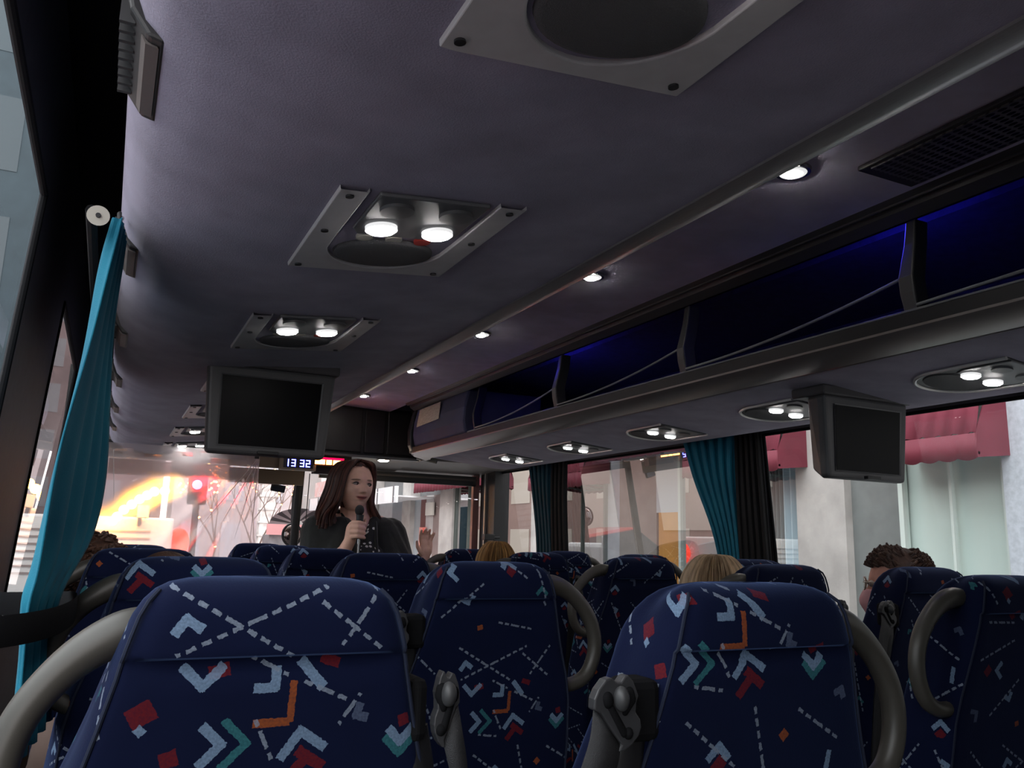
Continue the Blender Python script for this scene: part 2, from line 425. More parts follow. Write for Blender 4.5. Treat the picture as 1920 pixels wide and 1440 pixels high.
# ------------------------------------------------------------------ luggage racks
def zl(x):   # underside height of a rack, left-hand coordinates
    return 1.65 + .0966*(x-.24)
def side_x(x, side): return x if side < 0 else 2*CX - x
def rack(side, yend, label):
    root = empty('luggage_rack', (side_x(.4, side), 2.5, 1.70), label, 'luggage rack')
    O = Vector(root.location)
    prof = [(.78, zl(.78)), (.60, zl(.60)), (.42, zl(.42)), (.24, 1.650), (.16, 1.6505), (.10, 1.656), (.05, 1.668), (.01, 1.688), (-.018, 1.715), (-.032, 1.75), (-.036, 1.79), (-.03, 1.84), (-.01, 1.90)]
    m = MB(); rings = []
    ys = [Y0+.02+(yend-Y0-.10)*k/30 for k in range(31)] + [yend-.06, yend-.03, yend-.012, yend]
    for y in ys:
        e = max(0, (y-(yend-.08))/.08); up = .045*(1-sqrt(max(0, 1-e*e)))
        rings.append([(side_x(x, side)-O.x, y-O.y, z+up-O.z) for x, z in prof])
    m.loft(rings, caps=False, closed=False)
    k = len(prof)
    m.build('underside', FELT, root)
    # lip moulding
    lp = [(.772, zl(.77)-.004), (.800, zl(.77)-.008), (.822, zl(.77)-.002), (.836, zl(.77)+.010), (.838, zl(.77)+.028), (.826, zl(.77)+.034), (.80, zl(.77)+.012), (.772, zl(.77)+.008)]
    if side > 0:
        lp = [(.70, zl(.70)-.006), (.735, zl(.70)-.016), (.775, zl(.77)-.012), (.812, zl(.77)-.004), (.832, zl(.77)+.008), (.833, zl(.77)+.016), (.80, zl(.77)+.020), (.70, zl(.77)+.012)]
    m = MB(); rings = []
    for y in [Y0+.02, 0, 1, 2, 3, 4, yend-.3, yend-.1, yend-.04, yend]:
        e = max(0, (y-(yend-.1))/.1)
        rings.append([(side_x(x-.03*e*e, side)-O.x, y-O.y, z-O.z) for x, z in lp])
    m.loft(rings); m.build('lip_rail', RAIL if side < 0 else mat('taupe_satin_lip', (.30,.265,.25), .40, metal=.65), root)
    if side > 0:
        m = MB(); m.tube([(side_x(.705, side)-O.x, Y0+.03-O.y, zl(.70)-.008-O.z), (side_x(.705, side)-O.x, yend-.3-O.y, zl(.70)-.008-O.z), (side_x(.74, side)-O.x, yend-.04-O.y, zl(.70)-.006-O.z)], .0035, 8); m.build('lip_bottom_strip', RAIL, root)
    # shelf band above the lip
    b0 = .833 if side > 0 else .80
    m = MB()
    pts = [(b0-.012, zl(.77)+.012), (b0, zl(.77)+.014), (b0+.002, zl(.77)+.047), (b0-.012, zl(.77)+.047)]
    m.prism([(side_x(x, side)-O.x, z-O.z) for x, z in pts], 'y', Y0+.02-O.y, yend-.04-O.y)
    m.build('shelf_band', BLACK, root, smooth=False)
    m = MB(); xx = side_x(b0, side)-O.x
    m.tube([(xx, Y0+.03-O.y, 1.751-O.z), (xx, (4.10 if side > 0 else yend-.1)-O.y, 1.751-O.z)], .0042, 6)
    m.build('shelf_edge_strip', MIDGREY, root)
    # rack floor, back and top inside
    m = MB()
    m.prism([(side_x(x, side)-O.x, z-O.z) for x, z in [(.80, 1.742), (.1, 1.742), (.02, 1.80), (.0, 2.05), (.55, 2.09), (.55, 2.11), (-.02, 2.07), (-.01, 1.79), (.08, 1.725), (.80, 1.725)]], 'y', Y0+.03-O.y, yend-.05-O.y)
    m.build('rack_lining', RACKIN, root, smooth=False)
    return root, O
rk_l, OL = rack(-1, 5.62, 'grey felt-covered overhead luggage rack on the left with a silver lip and square light panels')
rk_r, OR_ = rack(1, 5.10, 'open overhead luggage rack on the right with dark dividers and a silver lip')
# right rack: upper header, dividers, cords, end cabinet
def rr(x, y, z): return (x-OR_.x, y-OR_.y, z-OR_.z)
def rbox(m, x0, x1, y0, y1, z0, z1): m.box(x0-OR_.x, x1-OR_.x, y0-OR_.y, y1-OR_.y, z0-OR_.z, z1-OR_.z)
m = MB(); m.prism([(x-OR_.x, z-OR_.z) for x, z in [(1.655, 2.045), (1.685, 2.020), (1.700, 2.022), (1.705, 2.008), (1.735, 1.990), (1.75, 2.0), (1.75, 2.06), (1.655, 2.06)]], 'y', Y0+.03-OR_.y, 5.05-OR_.y)
m.build('upper_rail', DKGREY, rk_r, smooth=False)
m = MB(); m.tube([rr(1.683, Y0+.04, 2.0195), rr(1.683, 5.0, 2.0195)], .003, 6); m.build('upper_trim_strip', RAILD, rk_r)
DY = [.434, 1.334, 2.234, 3.134, 4.034]
for k, y in enumerate(DY):
    m = MB(); hw = .021 if k < 4 else .010
    cen = [(1.745, 1.995), (1.735, 1.93), (1.712, 1.84), (1.716, 1.80), (1.728, 1.742)]
    wid = [.016, .018, .023, .023, .020]
    R_ = []
    for (x, z), q in zip(cen, wid):
        q = q*hw/.021
        R_.append([rr(x, y-q, z), rr(x+.004, y+q, z), rr(x+.05, y+q, z), rr(x+.05, y-q, z)])
    m.loft(R_); m.build('divider', DKGREY if k != 4 else BLACK, rk_r, bevel=.005, smooth=False)
for k in range(4):
    a, b = DY[k]+.024, DY[k+1]-.022; m = MB()
    pts = []
    for j in range(25):
        t = j/24; z = 1.765 + (.075*(1-t)**2 if k else .03*(1-t)) ; z += 0.0
        pts.append(rr(1.724, a+(b-a)*t, z))
    m.tube(pts, .0042 if k != 1 else .0046, 8); m.build('elastic_cord', mat('grey_elastic_cord', (.17,.17,.18), .5), rk_r, label='thin grey elastic cord')
m = MB(); m.prism([(x-OR_.x, z-OR_.z) for x, z in [(1.726, 1.752), (1.712, 1.82), (1.716, 1.90), (1.74, 2.00), (2.2, 2.0), (2.2, 1.752)]], 'y', 4.16-OR_.y, 5.00-OR_.y)
m.build('end_cabinet', ENDPAN, rk_r, smooth=False, bevel=.012)
m = MB(); m.prism([(x-OR_.x, z-OR_.z) for x, z in [(1.73, 1.70), (1.70, 1.76), (1.695, 1.85), (1.715, 1.95), (1.75, 2.03), (2.45, 2.03), (2.45, 1.68)]], 'y', 5.00-OR_.y, 5.06-OR_.y)
m.build('end_cap', BLACK, rk_r, smooth=False, bevel=.01)
# blue courtesy lamps in the rack
for y in (1.52, 3.42):
    m = MB(); rbox(m, 1.768, 1.776, y-.11, y+.11, 2.014, 2.024)
    m.build('courtesy_lamp', mat('blue_lamp_lit', (.1,.1,1), .5, emit=(.06,.05,1.0), estr=45), rk_r, smooth=False)
# sticker on the end cabinet
st = empty('notice_sticker', (1.708, 4.73, 1.93), 'small pale rectangular notice sticker on the navy end cabinet of the right rack', 'sticker')
m = MB(); m.add([(0.004,.20,-.062),(0.0,-.20,-.055),(0.012,-.19,.050),(0.010,.17,.045)], [(0,1,2,3)])
o = m.build('sticker_sheet', mat('pale_sticker_paper', (.60,.50,.38), .5, noise=.25, nscale=22, col2=(.36,.26,.20), stretch=(1,1,14)), st, smooth=False)
o.modifiers.new('s', 'SOLIDIFY').thickness = .002

# ------------------------------------------------------------------ service panels on the rack undersides
def panel_proto():
    root = empty('service_panel', (0, 0, 0))
    # local x across (left-hand coordinates, from -.14 to .145), y along (0 near .. .36 far), z down from underside
    W0, W1, L = -.140, .150, .375
    tilt = Matrix.Rotation(-math.atan(.0966), 4, 'Y')
    def B(mm, *a, **k): return mm.xf(tilt).build(*a, **k)
    m = MB()
    # U-shaped trim plate
    def arc(cx, cy, rx, ry, a0, a1, n_):
        return [(cx+rx*cos(radians(a0+(a1-a0)*i/n_)), cy+ry*sin(radians(a0+(a1-a0)*i/n_))) for i in range(n_+1)]
    inner = [(-.098, 0.0)] + [(-.098, .20)] + arc(.004, .235, .102, .115, 170, 10, 22) + [(.106, .20), (.106, 0.0)]
    n_ = len(inner); outer = []
    for (x, y) in inner:
        dx, dy = x-.004, y-.12
        s_ = 9
        if abs(dx) > 1e-6: s_ = min(s_, ((W1 if dx > 0 else W0)-.004)/dx)
        if dy > 1e-6: s_ = min(s_, (L-.12)/dy)
        outer.append((.004+dx*s_, .12+dy*s_))
    outer[0] = (W0, 0); outer[-1] = (W1, 0)
    v = []; f = []
    for z in (0.004, -.006):
        v += [(x, y, z) for x, y in outer] + [(x, y, z) for x, y in inner]
    for i in range(n_-1):
        f += [(i, i+1, n_+i+1, n_+i), (2*n_+i, 3*n_+i, 3*n_+i+1, 2*n_+i+1), (i, 2*n_+i, 2*n_+i+1, i+1), (n_+i, n_+i+1, 3*n_+i+1, 3*n_+i)]
    m.add(v, f); B(m, 'trim_plate', TRIMG, root, smooth=False, bevel=.002)
    # corner fill for square far corners
    # recess
    m = MB(); m.prism([(x, y) for x, y in inner], 'z', .001, .004); B(m, 'recess', DKGREY, root, smooth=False)
    m = MB(); R_ = []
    sl = [(-.082, .004), (.092, .004), (.092, .150), (.080, .172), (-.070, .172), (-.082, .150)]
    m.prism(sl, 'z', -.007, .0); B(m, 'lamp_plate', MIDGREY, root, smooth=False, bevel=.003)
    for x in (-.042, .052):
        m = MB(); m.cyl((x, .050, -.012), .026, .006, seg=28); B(m, 'air_nozzle', mat('nozzle_grey', (.085,.085,.09), .5), root, auto=30)
    for x in (-.042, .052):
        m = MB(); m.cyl((x, .130, -.013), .0255, .007, seg=32); o = B(m, 'reading_lamp', HALO, root, auto=30)
        m = MB(); m.cyl((x, .130, -.0155), .0205, .003, seg=32); B(m, 'lamp_lens', LED, o, auto=30)
    for i, (x, c_) in enumerate(((-.050, CREAM), (.0, CREAM), (.050, mat('red_button', (.5,.05,.04), .5)))):
        m = MB(); m.cyl((x, .196, -.004), .014, .006, seg=20); B(m, 'call_button', c_, root, auto=30)
    m = MB(); pts = [(.004+.088*cos(2*pi*j/40), .268+.068*sin(2*pi*j/40)) for j in range(40)]
    R_ = [[(x*q+.004*(1-q), .268+(y-.268)*q, z) for x, y in pts] for q, z in ((1, .0), (.98, -.006), (.9, -.008), (.5, -.009), (.05, -.009))]
    m.loft(R_); B(m, 'speaker_grille', mat('speaker_cloth', (.060,.060,.064), .8, bump=.6, bscale=900), root, auto=60)
    for (x, y) in ((-.122, .02), (-.122, .17), (-.125, .355), (.130, .02), (.130, .17), (.130, .355)):
        m = MB(); m.cyl((x, y, -.0085), .006, .003, seg=14); B(m, 'screw', BLACK, root, auto=30)
    return root
pp = panel_proto()
pl_labels = ['grey light panel at the top edge of the view showing mainly its big oval speaker', 'large square light panel with two lit lamps, nearest complete one on the left rack',
             'light panel just behind the hanging left monitor with two lit lamps', 'light panel half hidden by the left monitor, only its tapered corner showing',
             'light panel just above left monitor\'s left edge, second of the reddish corners', 'small light panel left of the monitor with one lamp showing fully',
             'smallest light panel at the front end of the left rack, two lamps showing']
for k in range(7):
    y = 1.069 + .75*(k-1)
    o = pp if k == 0 else copy_tree(pp)
    o.location = (.383, y, zl(.383)-.001)
    o['label'] = pl_labels[k]; o['category'] = 'light panel'; o['group'] = 'light panels under the left rack'
def panel_right():
    root = empty('oval_service_panel', (0, 0, 0))
    tilt = Matrix.Rotation(math.atan(.0966), 4, 'Y')
    def B(mm, *a, **k): return mm.xf(tilt).build(*a, **k)
    def arc(cx, cy, rx, ry, a0, a1, n_):
        return [(cx+rx*cos(radians(a0+(a1-a0)*i/n_)), cy+ry*sin(radians(a0+(a1-a0)*i/n_))) for i in range(n_+1)]
    # open end towards the rear, rounded end towards the front
    U = [(-.118, -.150), (-.116, .02)] + arc(.006, .055, .122, .135, 172, 8, 26) + [(.128, .02), (.130, -.150)]
    m = MB(); m.prism(U, 'z', -.002, .003); B(m, 'recess', DKGREY, root, smooth=False)
    m = MB(); m.tube([(x, y, -.003) for x, y in U], .0052, 8, flat=1.0); B(m, 'rim', mat('silver_rim', (.62,.60,.58), .35, metal=.3), root)
    m = MB(); pts = [(.006+.100*cos(2*pi*j/40), .085+.078*sin(2*pi*j/40)) for j in range(40)]
    m.loft([[(x*q+.006*(1-q), .085+(y-.085)*q, z) for x, y in pts] for q, z in ((1, .0), (.97, -.006), (.5, -.008), (.05, -.008))]); B(m, 'speaker_grille', mat('speaker_cloth', (.06,.06,.064), .8), root, auto=60)
    m = MB(); m.prism([(-.095, -.148), (.108, -.148), (.108, -.01), (.09, .022), (-.078, .022), (-.095, -.01)], 'z', -.006, .0); B(m, 'lamp_plate', MIDGREY, root, smooth=False, bevel=.003)
    for x in (-.047, .055):
        m = MB(); m.cyl((x, -.090, -.011), .026, .006, seg=24); B(m, 'air_nozzle', MATS['nozzle_grey'], root, auto=30)
    for x in (-.047, .047):
        m = MB(); m.cyl((x, 0, -.013), .0255, .007, seg=32); o = B(m, 'reading_lamp', HALO, root, auto=30)
        m = MB(); m.cyl((x, 0, -.0155), .0205, .003, seg=32); B(m, 'lamp_lens', LED, o, auto=30)
    return root
pr = panel_right()
pr_labels = ['oval light panel at the right edge of the view, beyond the right monitor', 'oval light panel just left of the right monitor', 'oval light panel above the far right curtains, third from the right edge',
             'oval light panel above the narrow dark curtain, second from the front', 'smallest oval light panel at the front end of the right rack']
for k in range(5):
    o = pr if k == 0 else copy_tree(pr)
    o.location = (2.169, 1.462+.75*k, zl(2*CX-2.169)-.001)
    o['label'] = pr_labels[k]; o['category'] = 'light panel'; o['group'] = 'oval light panels under the right rack'

# aisle ceiling spot lamps
def spot_proto():
    root = empty('ceiling_spotlight', (0, 0, 0))
    m = MB(); m.cyl((0, 0, -.006), .040, .008, seg=32, r2=.042); m.build('bezel', METAL, root, auto=30)
    m = MB(); m.ell((0, 0, -.006), (.032, .032, .006), 24, 8); m.build('lens_cover', HALO, root)
    m = MB(); m.cyl((-.004, .0, -.0135), .017, .004, seg=24); m.build('lamp_lens', mat('aisle_lens_lit', (1,1,1), .4, emit=(1, .94, .88), estr=85), root, auto=30)
    return root
sp = spot_proto()
sl_ = ['largest lit round ceiling spot, nearest the camera beside the silver rail', 'lit round ceiling spot second nearest along the silver rail', 'lit round ceiling spot in the middle of the row of five', 'small lit ceiling spot fourth along the row, above the right rack\'s end', 'tiny lit ceiling spot farthest forward, beside the front cabinets']
for k in range(5):
    o = sp if k == 0 else copy_tree(sp)
    o.location = (1.364, 1.341+.90*k, 2.043)
    o['label'] = sl_[k]; o['category'] = 'ceiling light'; o['group'] = 'ceiling spots over the aisle'
# slatted air grille in the aisle ceiling
gr_ = empty('ceiling_grille', (1.56, .75, 2.04), 'long dark perforated air grille in the ceiling above the right rack', 'grille')
m = MB(); m.box(-.09, .09, -.55, .50, -.012, .0); m.build('grille_frame', DKGREY, gr_, smooth=False, bevel=.004)
gm = bpy.data.materials.new('perforated_dark_mesh'); gm.use_nodes = True
n, l = nodes_of(gm); t_ = n.new('ShaderNodeTexCoord'); mp = n.new('ShaderNodeMapping'); mp.inputs['Scale'].default_value = (1, .6, 1)
vo = n.new('ShaderNodeTexVoronoi'); vo.inputs['Scale'].default_value = 70; vo.inputs['Randomness'].default_value = .05
l.new(t_.outputs['Object'], mp.inputs[0]); l.new(mp.outputs[0], vo.inputs['Vector'])
rp2 = n.new('ShaderNodeValToRGB'); rp2.color_ramp.elements[0].position = .36; rp2.color_ramp.elements[0].color = (.002,.002,.002,1); rp2.color_ramp.elements[1].position = .46; rp2.color_ramp.elements[1].color = (.15,.145,.145,1)
l.new(vo.outputs['Distance'], rp2.inputs[0]); l.new(rp2.outputs[0], n['Principled BSDF'].inputs['Base Color'])
m = MB(); m.box(-.08, .08, -.53, .47, -.016, -.010); m.build('perforated_sheet', gm, gr_, smooth=False)

# louvred air vents on the curved nose of the left rack
def vent_proto():
    root = empty('air_vent', (0, 0, 0))
    m = MB(); sec = [(.016, -.004), (.010, -.018), (-.008, -.014), (-.028, .014), (-.036, .050), (-.030, .056), (-.010, .03), (.006, .006)]
    m.prism(sec, 'y', -.10, .10); m.build('vent_housing', mat('vent_dark_plastic', (.020,.019,.020), .5), root, smooth=False, bevel=.004)
    m = MB()
    for j in range(9):
        y = -.085 + j*.02; m.box(-.038, -.022, y, y+.006, .004, .046)
    m.build('louvres', DKGREY, root, smooth=False)
    m = MB(); m.prism([(.004,-.019), (-.010,-.016), (-.015,-.006), (-.002,-.010)], 'y', -.085, .085); m.build('thumb_strip', mat('beige_vent_strip', (.11,.095,.09), .5), root, smooth=False)
    return root
vp = vent_proto()
vl = ['large louvred air vent at the top left corner of the view', 'dark air vent on the rack nose just right of the curtain hook', 'air vent on the left rack nose, third from the top beside the curtain', 'air vent on the left rack nose, fourth from the top', 'air vent on the left rack nose, second from the front end', 'smallest air vent on the left rack nose, nearest the windscreen']
for k in range(6):
    o = vp if k == 0 else copy_tree(vp)
    o.location = (-.006, 1.00+.75*k, 1.712)
    o['label'] = vl[k]; o['category'] = 'air vent'; o['group'] = 'air vents along the left rack'

# ------------------------------------------------------------------ monitors
def monitor(name_label, xc, y, ztop, side):
    root = empty('drop_down_monitor', (xc, y, ztop), name_label, 'monitor')
    s = MB()
    T, Bt = .188, .172
    H = .262
    def rect(hw0, hw1, z0, z1, yy, tilt=.012):
        return [(-hw0, yy, z0), (hw0, yy, z0), (hw1, yy+tilt, z1), (-hw1, yy+tilt, z1)]
    # housing : front frame ring + back box
    s.loft([rect(T, Bt, .0, -H, 0), rect(T, Bt, .0, -H, .03), rect(T-.01, Bt-.02, .0, -H+.03, -.0+.085 if side > 0 else .07)])
    s.build('housing', TVG, root, smooth=False, bevel=.012, bseg=3)
    m = MB(); m.box(-.198, .198, -.008, .13, -.004, .028); m.build('mounting_base', mat('monitor_base_plastic', (.06,.055,.06), .6), root, smooth=False, bevel=.006)
    m = MB(); R_ = [rect(.150, .145, -.030, -.240, -.004), rect(.142, .137, -.036, -.233, .001)]
    m.loft(R_, caps=False); m.build('bezel', mat('bezel_grey', (.10,.10,.105), .4), root, smooth=False)
    m = MB(); m.loft([rect(.145, .139, -.034, -.236, -.0025), rect(.145, .139, -.034, -.236, -.0010)]); m.build('screen', SCREEN, root, smooth=False)
    m = MB(); m.box(-.03, .03, -.012, .004, -H+.002, -H+.012); m.build('release_button', BLACK, root, smooth=False, bevel=.002)
    return root
tl = monitor('dark switched-off monitor hanging from the left rack above the windscreen side', .408, 2.49, 1.662, -1)
tr = monitor('switched-off monitor hanging from the right rack in front of the red awnings', 2.163, 1.85, 1.653, 1)

# ------------------------------------------------------------------ front header, clock, red sign
HDR = mat('warm_grey_header', (.20,.175,.165), .55, noise=.06, nscale=12)
HDRB = mat('brown_header', (.17,.12,.085), .6)
m = MB(); m.prism([(5.46,1.700),(5.56,1.690),(6.02,1.655),(6.14,1.655),(6.14,2.2),(5.46,2.2)], 'x', .70, 1.90)
m.prism([(5.30,1.700),(5.56,1.695),(6.02,1.665),(6.14,1.665),(6.14,2.2),(5.30,2.2)], 'x', 1.90, 2.66)
m.prism([(5.66,1.690),(6.02,1.655),(6.14,1.655),(6.14,2.2),(5.66,2.2)], 'x', -.10, .70)
m.build('trim_17', HDR, kind='structure', smooth=False)
# cabinets above
fc = empty('front_cabinet', (1.30, 5.46, 1.95), 'black overhead cabinet with moulded doors at the front of the aisle', 'cabinet')
m = MB(); m.box(-.50, .62, -.02, .0, -.235, .10); m.build('cabinet_front', mat('cabinet_black', (.012,.011,.012), .45), fc, smooth=False)
for (a, b) in ((-.46, -.10), (-.06, .20), (.22, .36), (.38, .56)):
    m = MB(); m.box(a, b, -.034, -.02, -.215, .08); d = m.build('door', mat('cabinet_door_black', (.020,.017,.018), .45), fc, smooth=False, bevel=.006)
m = MB(); m.box(-.42, -.14, -.038, -.030, -.19, .05); m.build('door_inset', mat('cabinet_inset', (.030,.024,.026), .4), fc, smooth=False, bevel=.006)
m = MB(); m.tube([(.56, -.04, .10), (.60, -.06, .02), (.615, -.09, -.12), (.60, -.10, -.22), (.70, -.16, -.25)], [.02,.03,.035,.035,.02], 12); m.build('corner_moulding', mat('olive_grey_moulding', (.11,.105,.09), .5), fc)
# header fascia strip facing rearwards
m = MB(); m.box(.70, 1.92, 5.40, 5.46, 1.700, 1.716); m.build('trim_18', MIDGREY, kind='structure', smooth=False)
m = MB(); m.box(.66, 1.20, 5.44, 5.50, 1.60, 1.70); m.box(.72, 1.22, 5.86, 5.90, 1.52, 1.62); m.build('trim_19', HDRB, kind='structure', smooth=False)
m = MB(); m.box(1.20, 1.45, 5.47, 5.53, 1.58, 1.70); m.build('trim_20', mat('dark_maroon_fascia', (.035,.012,.014), .5), kind='structure', smooth=False)
# roller blind of the right pane
rb = empty('roller_blind', (2.0, 5.93, 1.63), 'dark rolled sun blind across the top of the right windscreen pane', 'blind')
m = MB(); m.box(-.66, .56, -.02, .0, -.045, .03); m.build('blind_cloth', BLACK, rb, smooth=False)
m = MB(); m.box(-.66, .56, -.035, .005, -.006, .008); m.build('blind_case', mat('blind_case_brown', (.07,.055,.05), .5), rb, smooth=False)
# windscreen blind, left pane
lb_ = empty('sun_visor_blind', (.60, 5.86, 1.585), 'translucent greyish sun blind across the top of the left windscreen pane', 'blind')
m = MB(); m.box(-.62, .12, -.01, .0, -.055, .045); m.build('blind_cloth', glass_mat('grey_mauve_blind', (.42,.34,.35), .4, 1.3, haze=.45), lb_, smooth=False)
# clock
ck = empty('digital_clock', (1.085, 5.40, 1.637), 'small digital clock showing 13 32 in blue above the windscreen', 'clock')
m = MB(); m.box(-.115, .115, .0, .06, -.048, .036); m.build('clock_case', mat('clock_case_beige', (.26,.20,.15), .5), ck, smooth=False, bevel=.004)
m = MB(); m.box(-.095, .095, -.003, .001, -.034, .026); m.build('clock_face', BLACK, ck, smooth=False)
SEG = {'1': 'bc', '3': 'abgcd', '2': 'abged'}
def seven(m, ch, ox, oz, w_, h_, t_):
    P_ = {'a': ((0, h_), (w_, h_)), 'b': ((w_, h_), (w_, h_/2)), 'c': ((w_, h_/2), (w_, 0)), 'd': ((0, 0), (w_, 0)), 'e': ((0, 0), (0, h_/2)), 'f': ((0, h_/2), (0, h_)), 'g': ((0, h_/2), (w_, h_/2))}
    for s_ in SEG[ch]:
        (x0, z0), (x1, z1) = P_[s_]
        m.box(ox+min(x0, x1)-t_, ox+max(x0, x1)+t_, -.005, -.003, oz+min(z0, z1)-t_, oz+max(z0, z1)+t_)
for i, ch in enumerate('1332'):
    m = MB(); seven(m, ch, (-.078, -.043, .012, .050)[i], -.023, .021 if ch != '1' else .012, .040, .0030)
    m.build('digit', mat('blue_digit_lit', (.1,.1,1), .5, emit=(.10,.12,1.0), estr=7.0), ck, smooth=False)
# red led sign
rs = empty('red_led_sign', (1.290, 5.40, 1.655), 'glowing red and orange light sign beside the blue clock', 'sign')
m = MB(); m.box(-.115, .115, .0, .06, -.030, .030); m.build('sign_case', mat('dark_sign_case', (.03,.01,.01), .4), rs, smooth=False, bevel=.004)
for a, b in ((-.10, -.035), (-.025, .01), (.02, .085)):
    m = MB(); m.box(a, b, -.006, .0, -.018, .012); m.build('lit_segment', mat('orange_segment_lit', (1,.4,.1), .5, emit=(1.0,.30,.06), estr=9), rs, smooth=False)
m = MB(); m.box(-.11, .09, -.003, .001, .014, .027); m.build('lit_red_band', mat('red_band_lit', (1,.0,.02), .5, emit=(1.0,.0,.03), estr=2.2), rs, smooth=False)
# warm oval lamp in header
wl_ = empty('header_lamp', (1.664, 5.44, 1.697), 'oval warm lamp lit in the header right of the standing woman', 'lamp')
m = MB(); m.ell((0, 0, -.006), (.036, .036, .008), 20, 8); m.build('lamp_lens', LEDW, wl_)
m = MB(); m.cyl((0, 0, -.004), .046, .006, seg=24); m.build('lamp_rim', METAL, wl_, auto=30)
# ceiling end blocks
m = MB(); m.box(-.10, .70, 5.56, 5.66, 1.665, 1.72); m.build('trim_21', BLACK, kind='structure', smooth=False)
m = MB(); m.prism([(.09,1.668),(.12,1.628),(.30,1.628),(.33,1.668)], 'y', 5.55, 5.60); m.build('overhead_console', mat('dark_red_console', (.04,.012,.01), .5), label='dark reddish console hanging under the front end of the left rack', cat='console', smooth=False)
# small rear-view mirror & round mirror
mr = empty('interior_mirror', (1.075, 6.0, 1.50), 'small dark rectangular driver mirror at the top of the windscreen', 'mirror')
m = MB(); m.box(-.05, .05, -.012, .012, -.026, .026); m.xf(Matrix.Rotation(radians(8), 4, 'Y')); m.build('mirror_case', mat('mirror_case_slate', (.03,.035,.045), .3), mr, smooth=False, bevel=.006)
m = MB(); m.cyl((0, .0, .02), .006, .12, 'z', 10); m.build('mirror_stem', BLACK, mr)
m = MB(); m.box(-.042, .042, -.0145, -.0125, -.019, .019); m.xf(Matrix.Rotation(radians(8), 4, 'Y')); m.build('mirror_glass', mat('mirror_glass', (.15,.17,.2), .1, metal=.9), mr, smooth=False)
om = empty('outside_mirror', (1.345, 6.75, 1.18), 'round-topped outside mirror beyond the windscreen pillar left of the woman', 'mirror')
m = MB(); m.ell((0, 0, 0), (.075, .03, .085), 24, 14); m.build('mirror_shell', mat('chrome_mirror', (.5,.42,.4), .08, metal=1.0), om)
m = MB(); m.tube([(.075*cos(a), -.01, .085*sin(a)) for a in [2*pi*j/32 for j in range(32)]], .008, 8, loop=True); m.build('mirror_rim', BLACK, om)
m = MB(); m.tube([(0, .02, .08), (0, .05, .30), (0, -.10, .50), (0, -.62, .53)], .012, 8); m.build('mirror_arm', BLACK, om)
# small dark gadgets at the door pillar
gd = empty('door_pillar_box', (2.56, 5.62, 1.20), 'small black box fixed to the front door pillar', 'box')
m = MB(); m.box(-.05, .03, -.03, .03, -.022, .022); m.build('case', BLACK, gd, smooth=False, bevel=.006)
m = MB(); m.cyl((.03, 0, 0), .008, .05, 'x', 8); m.build('bracket', BLACK, gd)

# ------------------------------------------------------------------ plastic driver screen
pm = bpy.data.materials.new('crinkled_scatter_tinted_plastic'); pm.use_nodes = True
n, l = nodes_of(pm); n.remove(n['Principled BSDF']); out = n['Material Output']
tr_ = n.new('ShaderNodeBsdfTransparent'); tr_.inputs[0].default_value = (.95,.86,.87,1)  # faint pink tint stands in for red light scattering in the sheet
tl_ = n.new('ShaderNodeBsdfTranslucent'); tl_.inputs[0].default_value = (.95,.90,.90,1)
rf = n.new('ShaderNodeBsdfRefraction'); rf.inputs['IOR'].default_value = 1.12; rf.inputs['Roughness'].default_value = .34; rf.inputs[0].default_value = (1,.97,.97,1)
gl_ = n.new('ShaderNodeBsdfGlossy'); gl_.inputs['Roughness'].default_value = .25
m1 = n.new('ShaderNodeMixShader'); m1.inputs[0].default_value = .30; m2 = n.new('ShaderNodeMixShader'); m2.inputs[0].default_value = .20
m3 = n.new('ShaderNodeMixShader'); fr_ = n.new('ShaderNodeFresnel'); fr_.inputs[0].default_value = 1.3
l.new(tr_.outputs[0], m1.inputs[1]); l.new(rf.outputs[0], m1.inputs[2]); l.new(m1.outputs[0], m2.inputs[1]); l.new(tl_.outputs[0], m2.inputs[2])
l.new(fr_.outputs[0], m3.inputs[0]); l.new(m2.outputs[0], m3.inputs[1]); l.new(gl_.outputs[0], m3.inputs[2]); l.new(m3.outputs[0], out.inputs[0])
ps = empty('plastic_screen', (.35, 4.9, 1.3), 'crinkled clear plastic sheet hanging behind the driver, gathered at its upper right', 'plastic sheet')
m = MB(); NX, NZ = 64, 34; rows = []
for j in range(NZ+1):
    v_ = j/NZ; row = []
    for i in range(NX+1):
        u = i/NX
        x = -.08 + u*(.84 + .03*v_)
        z = 1.640 - v_*.85
        # folds radiating from the upper right fixing point
        dx, dz = .745-x, 1.60-z; ang = math.atan2(dz, dx+1e-5); rad = sqrt(dx*dx+dz*dz)
        fold = .009*sin(ang*26)*exp(-((ang-1.15)/.45)**2)*min(1, rad/.1) + .004*sin(ang*61+2)*exp(-((ang-1.3)/.3)**2)
        fold += .002*sin(x*34+2*sin(z*9)) + .010*sin(z*70+3*sin(x*8))*exp(-((z-1.60)/.05)**2)
        row.append((x-.35, fold, z-1.3))
    rows.append(row)
m.loft(rows, caps=False, closed=False); m.build('sheet', pm, ps)
CR = mat('white_plastic_crease', (.85,.80,.80), .4)
for (xa, za), (xb, zb) in (((.745,1.595),(.47,1.20)), ((.75,1.595),(.58,1.22)), ((.752,1.595),(.66,1.15)), ((.757,1.595),(.74,1.02)), ((.0,1.60),(.03,1.33))):
    mm = MB(); mm.tube([(xa-.35, -.012, za-1.3), ((xa+xb)/2-.35, -.020, (za+zb)/2-1.3), (xb-.35, -.012, zb-1.3)], [.0022,.0022,.0006], 6); mm.build('crease', glass_mat('crease_plastic', (.85,.8,.8), .2, 1.4, haze=.55), ps)
